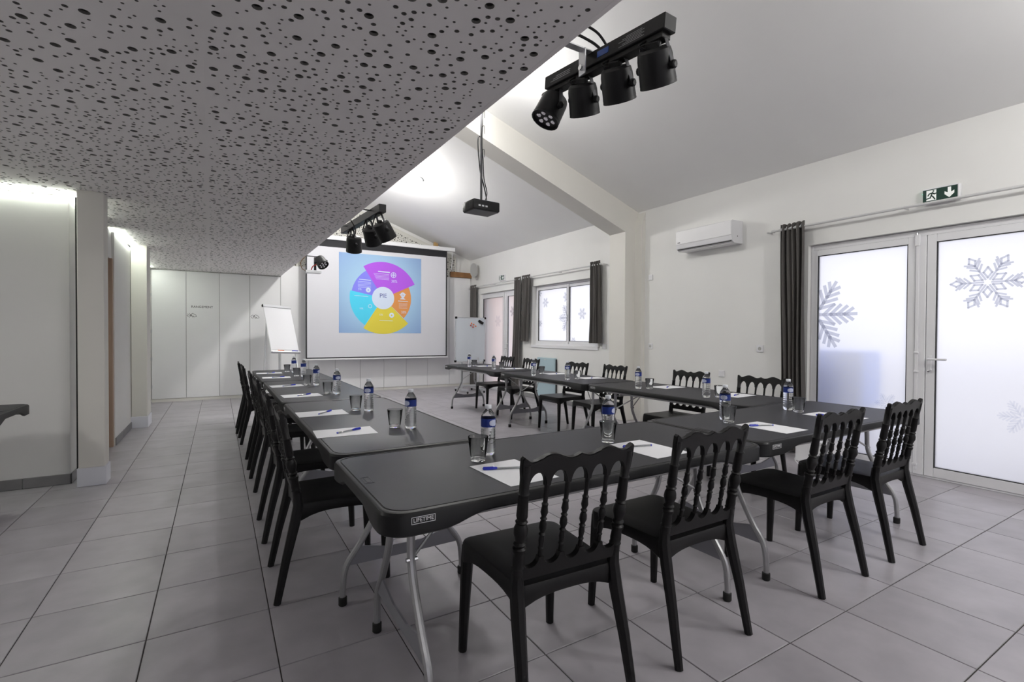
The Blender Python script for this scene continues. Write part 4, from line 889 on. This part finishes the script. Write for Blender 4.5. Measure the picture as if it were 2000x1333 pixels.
MB().tube([(1.165, 5.2, 2.45), (1.25, 5.3, 2.36), (1.30, 5.6, 2.34), (1.28, 5.8, 2.42)], .006, 6, smooth=6).build('cable', LIGHTB, l2)
l3 = empty('spot_lamp', (0, 0, 0)); tag(l3, 'small silver spot lamp at the far end of the ceiling edge', 'spot lamp')
M = T(1.30, 7.75, 2.36) @ RX(R(140)) @ RY(R(20)); par_head(l3, M, .08, .12); MB().box((1.12, 7.80, 2.16), (1.34, 7.92, 2.20), .004).build('control_box', ALU, l3)
MB().box((1.24, 7.82, 2.19), (1.27, 7.86, 2.40), .002).build('stand_off', DARKM, l3); MB().box((1.122, 7.84, 2.41), (1.28, 7.88, 2.42)).build('wall_arm', DARKM, l3, smooth=False)
MB().tube([(1.125, 7.86, 2.41), (1.06, 7.86, 2.32), (1.08, 7.87, 2.22), (1.15, 7.86, 2.19)], .005, 6, smooth=6).build('cable', WOOD, l3); MB().tube([(1.30, 7.80, 2.30), (1.22, 7.80, 2.26), (1.20, 7.85, 2.20)], .008, 6, smooth=5).build('cable', REDM, l3)
# ------------------------------------------------------------------ ceiling lamps
def globe_mat(watts): return mat('lamp_globe_%d' % watts, (1, .985, .96), .5, emit=watts/(math.pi*4*math.pi*.11**2))
def lamp(x, y, lab, k=1, drop=.55):
    z = ceil_z(x)
    e = empty('ceiling_lamp', (x, y, z)); tag(e, lab, 'ceiling lamp', 'lamps hanging from the sloping ceiling')
    MB().lathe([(-.03, .05), (.02, .05)], 20).build('ceiling_rose', PVC, e); MB().tube([(0, 0, 0), (0, 0, -drop+.08)], .008, 8).build('stem', PVC, e)
    MB().lathe([(.11*-math.cos(math.pi*i/12)-drop, max(.11*math.sin(math.pi*i/12), .002)) for i in range(13)], 20).build('globe', globe_mat(LAMP_W*k), e)
lamp(2.10, 7.9, 'globe lamp above the far tables hidden by the ceiling edge', 2.6)
lamp(2.10, 4.3, 'added globe lamp near the projector hidden by the ceiling edge'); lamp(3.7, -.2, 'added globe lamp above the picture near the frosted door', 1.1, .6); lamp(3.2, -1.6, 'added globe lamp behind the camera under the sloping ceiling')  # unseen lamps added to raise the brightness of the room
n_ = Vector((SL, 0, 1)).normalized().to_track_quat('Z', 'Y').to_matrix().to_4x4()
e = empty('spot_light', (2.90, 7.95, ceil_z(2.90))); tag(e, 'glowing round ceiling spot half hidden behind the ceiling edge', 'ceiling lamp')
MB().lathe([(-.02, .10), (0, .11)], 24, n_).build('housing', PVC, e); MB().lathe([(-.045, .01), (-.040, .06), (-.021, .09)], 24, n_).build('diffuser', LAMPM, e)

def added_downlight(x, y, lab):  # unseen recessed lamps, added to brighten the left side
    e = empty('added_downlight', (x, y, SZ)); tag(e, lab, 'ceiling lamp', 'added recessed lamps in the perforated ceiling')
    MB().lathe([(-.006, .075), (-.001, .085), (.03, .085)], 24).build('bezel', PVC, e)
    MB().lathe([(-.0075, .07), (-.0065, .07)], 24).build('diffuser', LAMPM, e)
    L_ = bpy.data.lights.new('lamp_light', 'SPOT'); L_.energy = DOWN_W*4; L_.spot_size = R(150); L_.spot_blend = .6; L_.shadow_soft_size = .07; L_.color = (1, .99, .97)
    lo = bpy.data.objects.new('lamp_light', L_); COL.objects.link(lo); lo.parent = e; lo.location = (0, 0, -.02)
def pendant(x, y, z, lab, k=1):
    e = empty('pendant_lamp', (x, y, z)); tag(e, lab, 'pendant lamp', 'globe pendant lamps in the left part of the room')
    MB().lathe([(.11*-math.cos(math.pi*i/12), max(.11*math.sin(math.pi*i/12), .002)) for i in range(13)], 20).build('globe', globe_mat(PEND_W*k), e)
    MB().tube([(0, 0, .13), (0, 0, SZ-z)], .004, 6).build('cord', LIGHTB, e); MB().lathe([(.10, .03), (.14, .025)], 14).build('socket', LIGHTB, e); MB().lathe([(.02, .20), (.08, .17), (.13, .06), (.135, .055), (.09, .175), (.02, .205)], 24, caps=False).build('shade', LIGHTB, e)  # opaque cover added to keep the globe's light off the ceiling
pendant(-2.1, 2.9, 1.95, 'globe pendant lamp left of the picture before the left wall')
added_downlight(-.5, -1.3, 'added recessed lamp behind the camera on the left'); added_downlight(.5, -2.4, 'added recessed lamp farthest behind the camera')
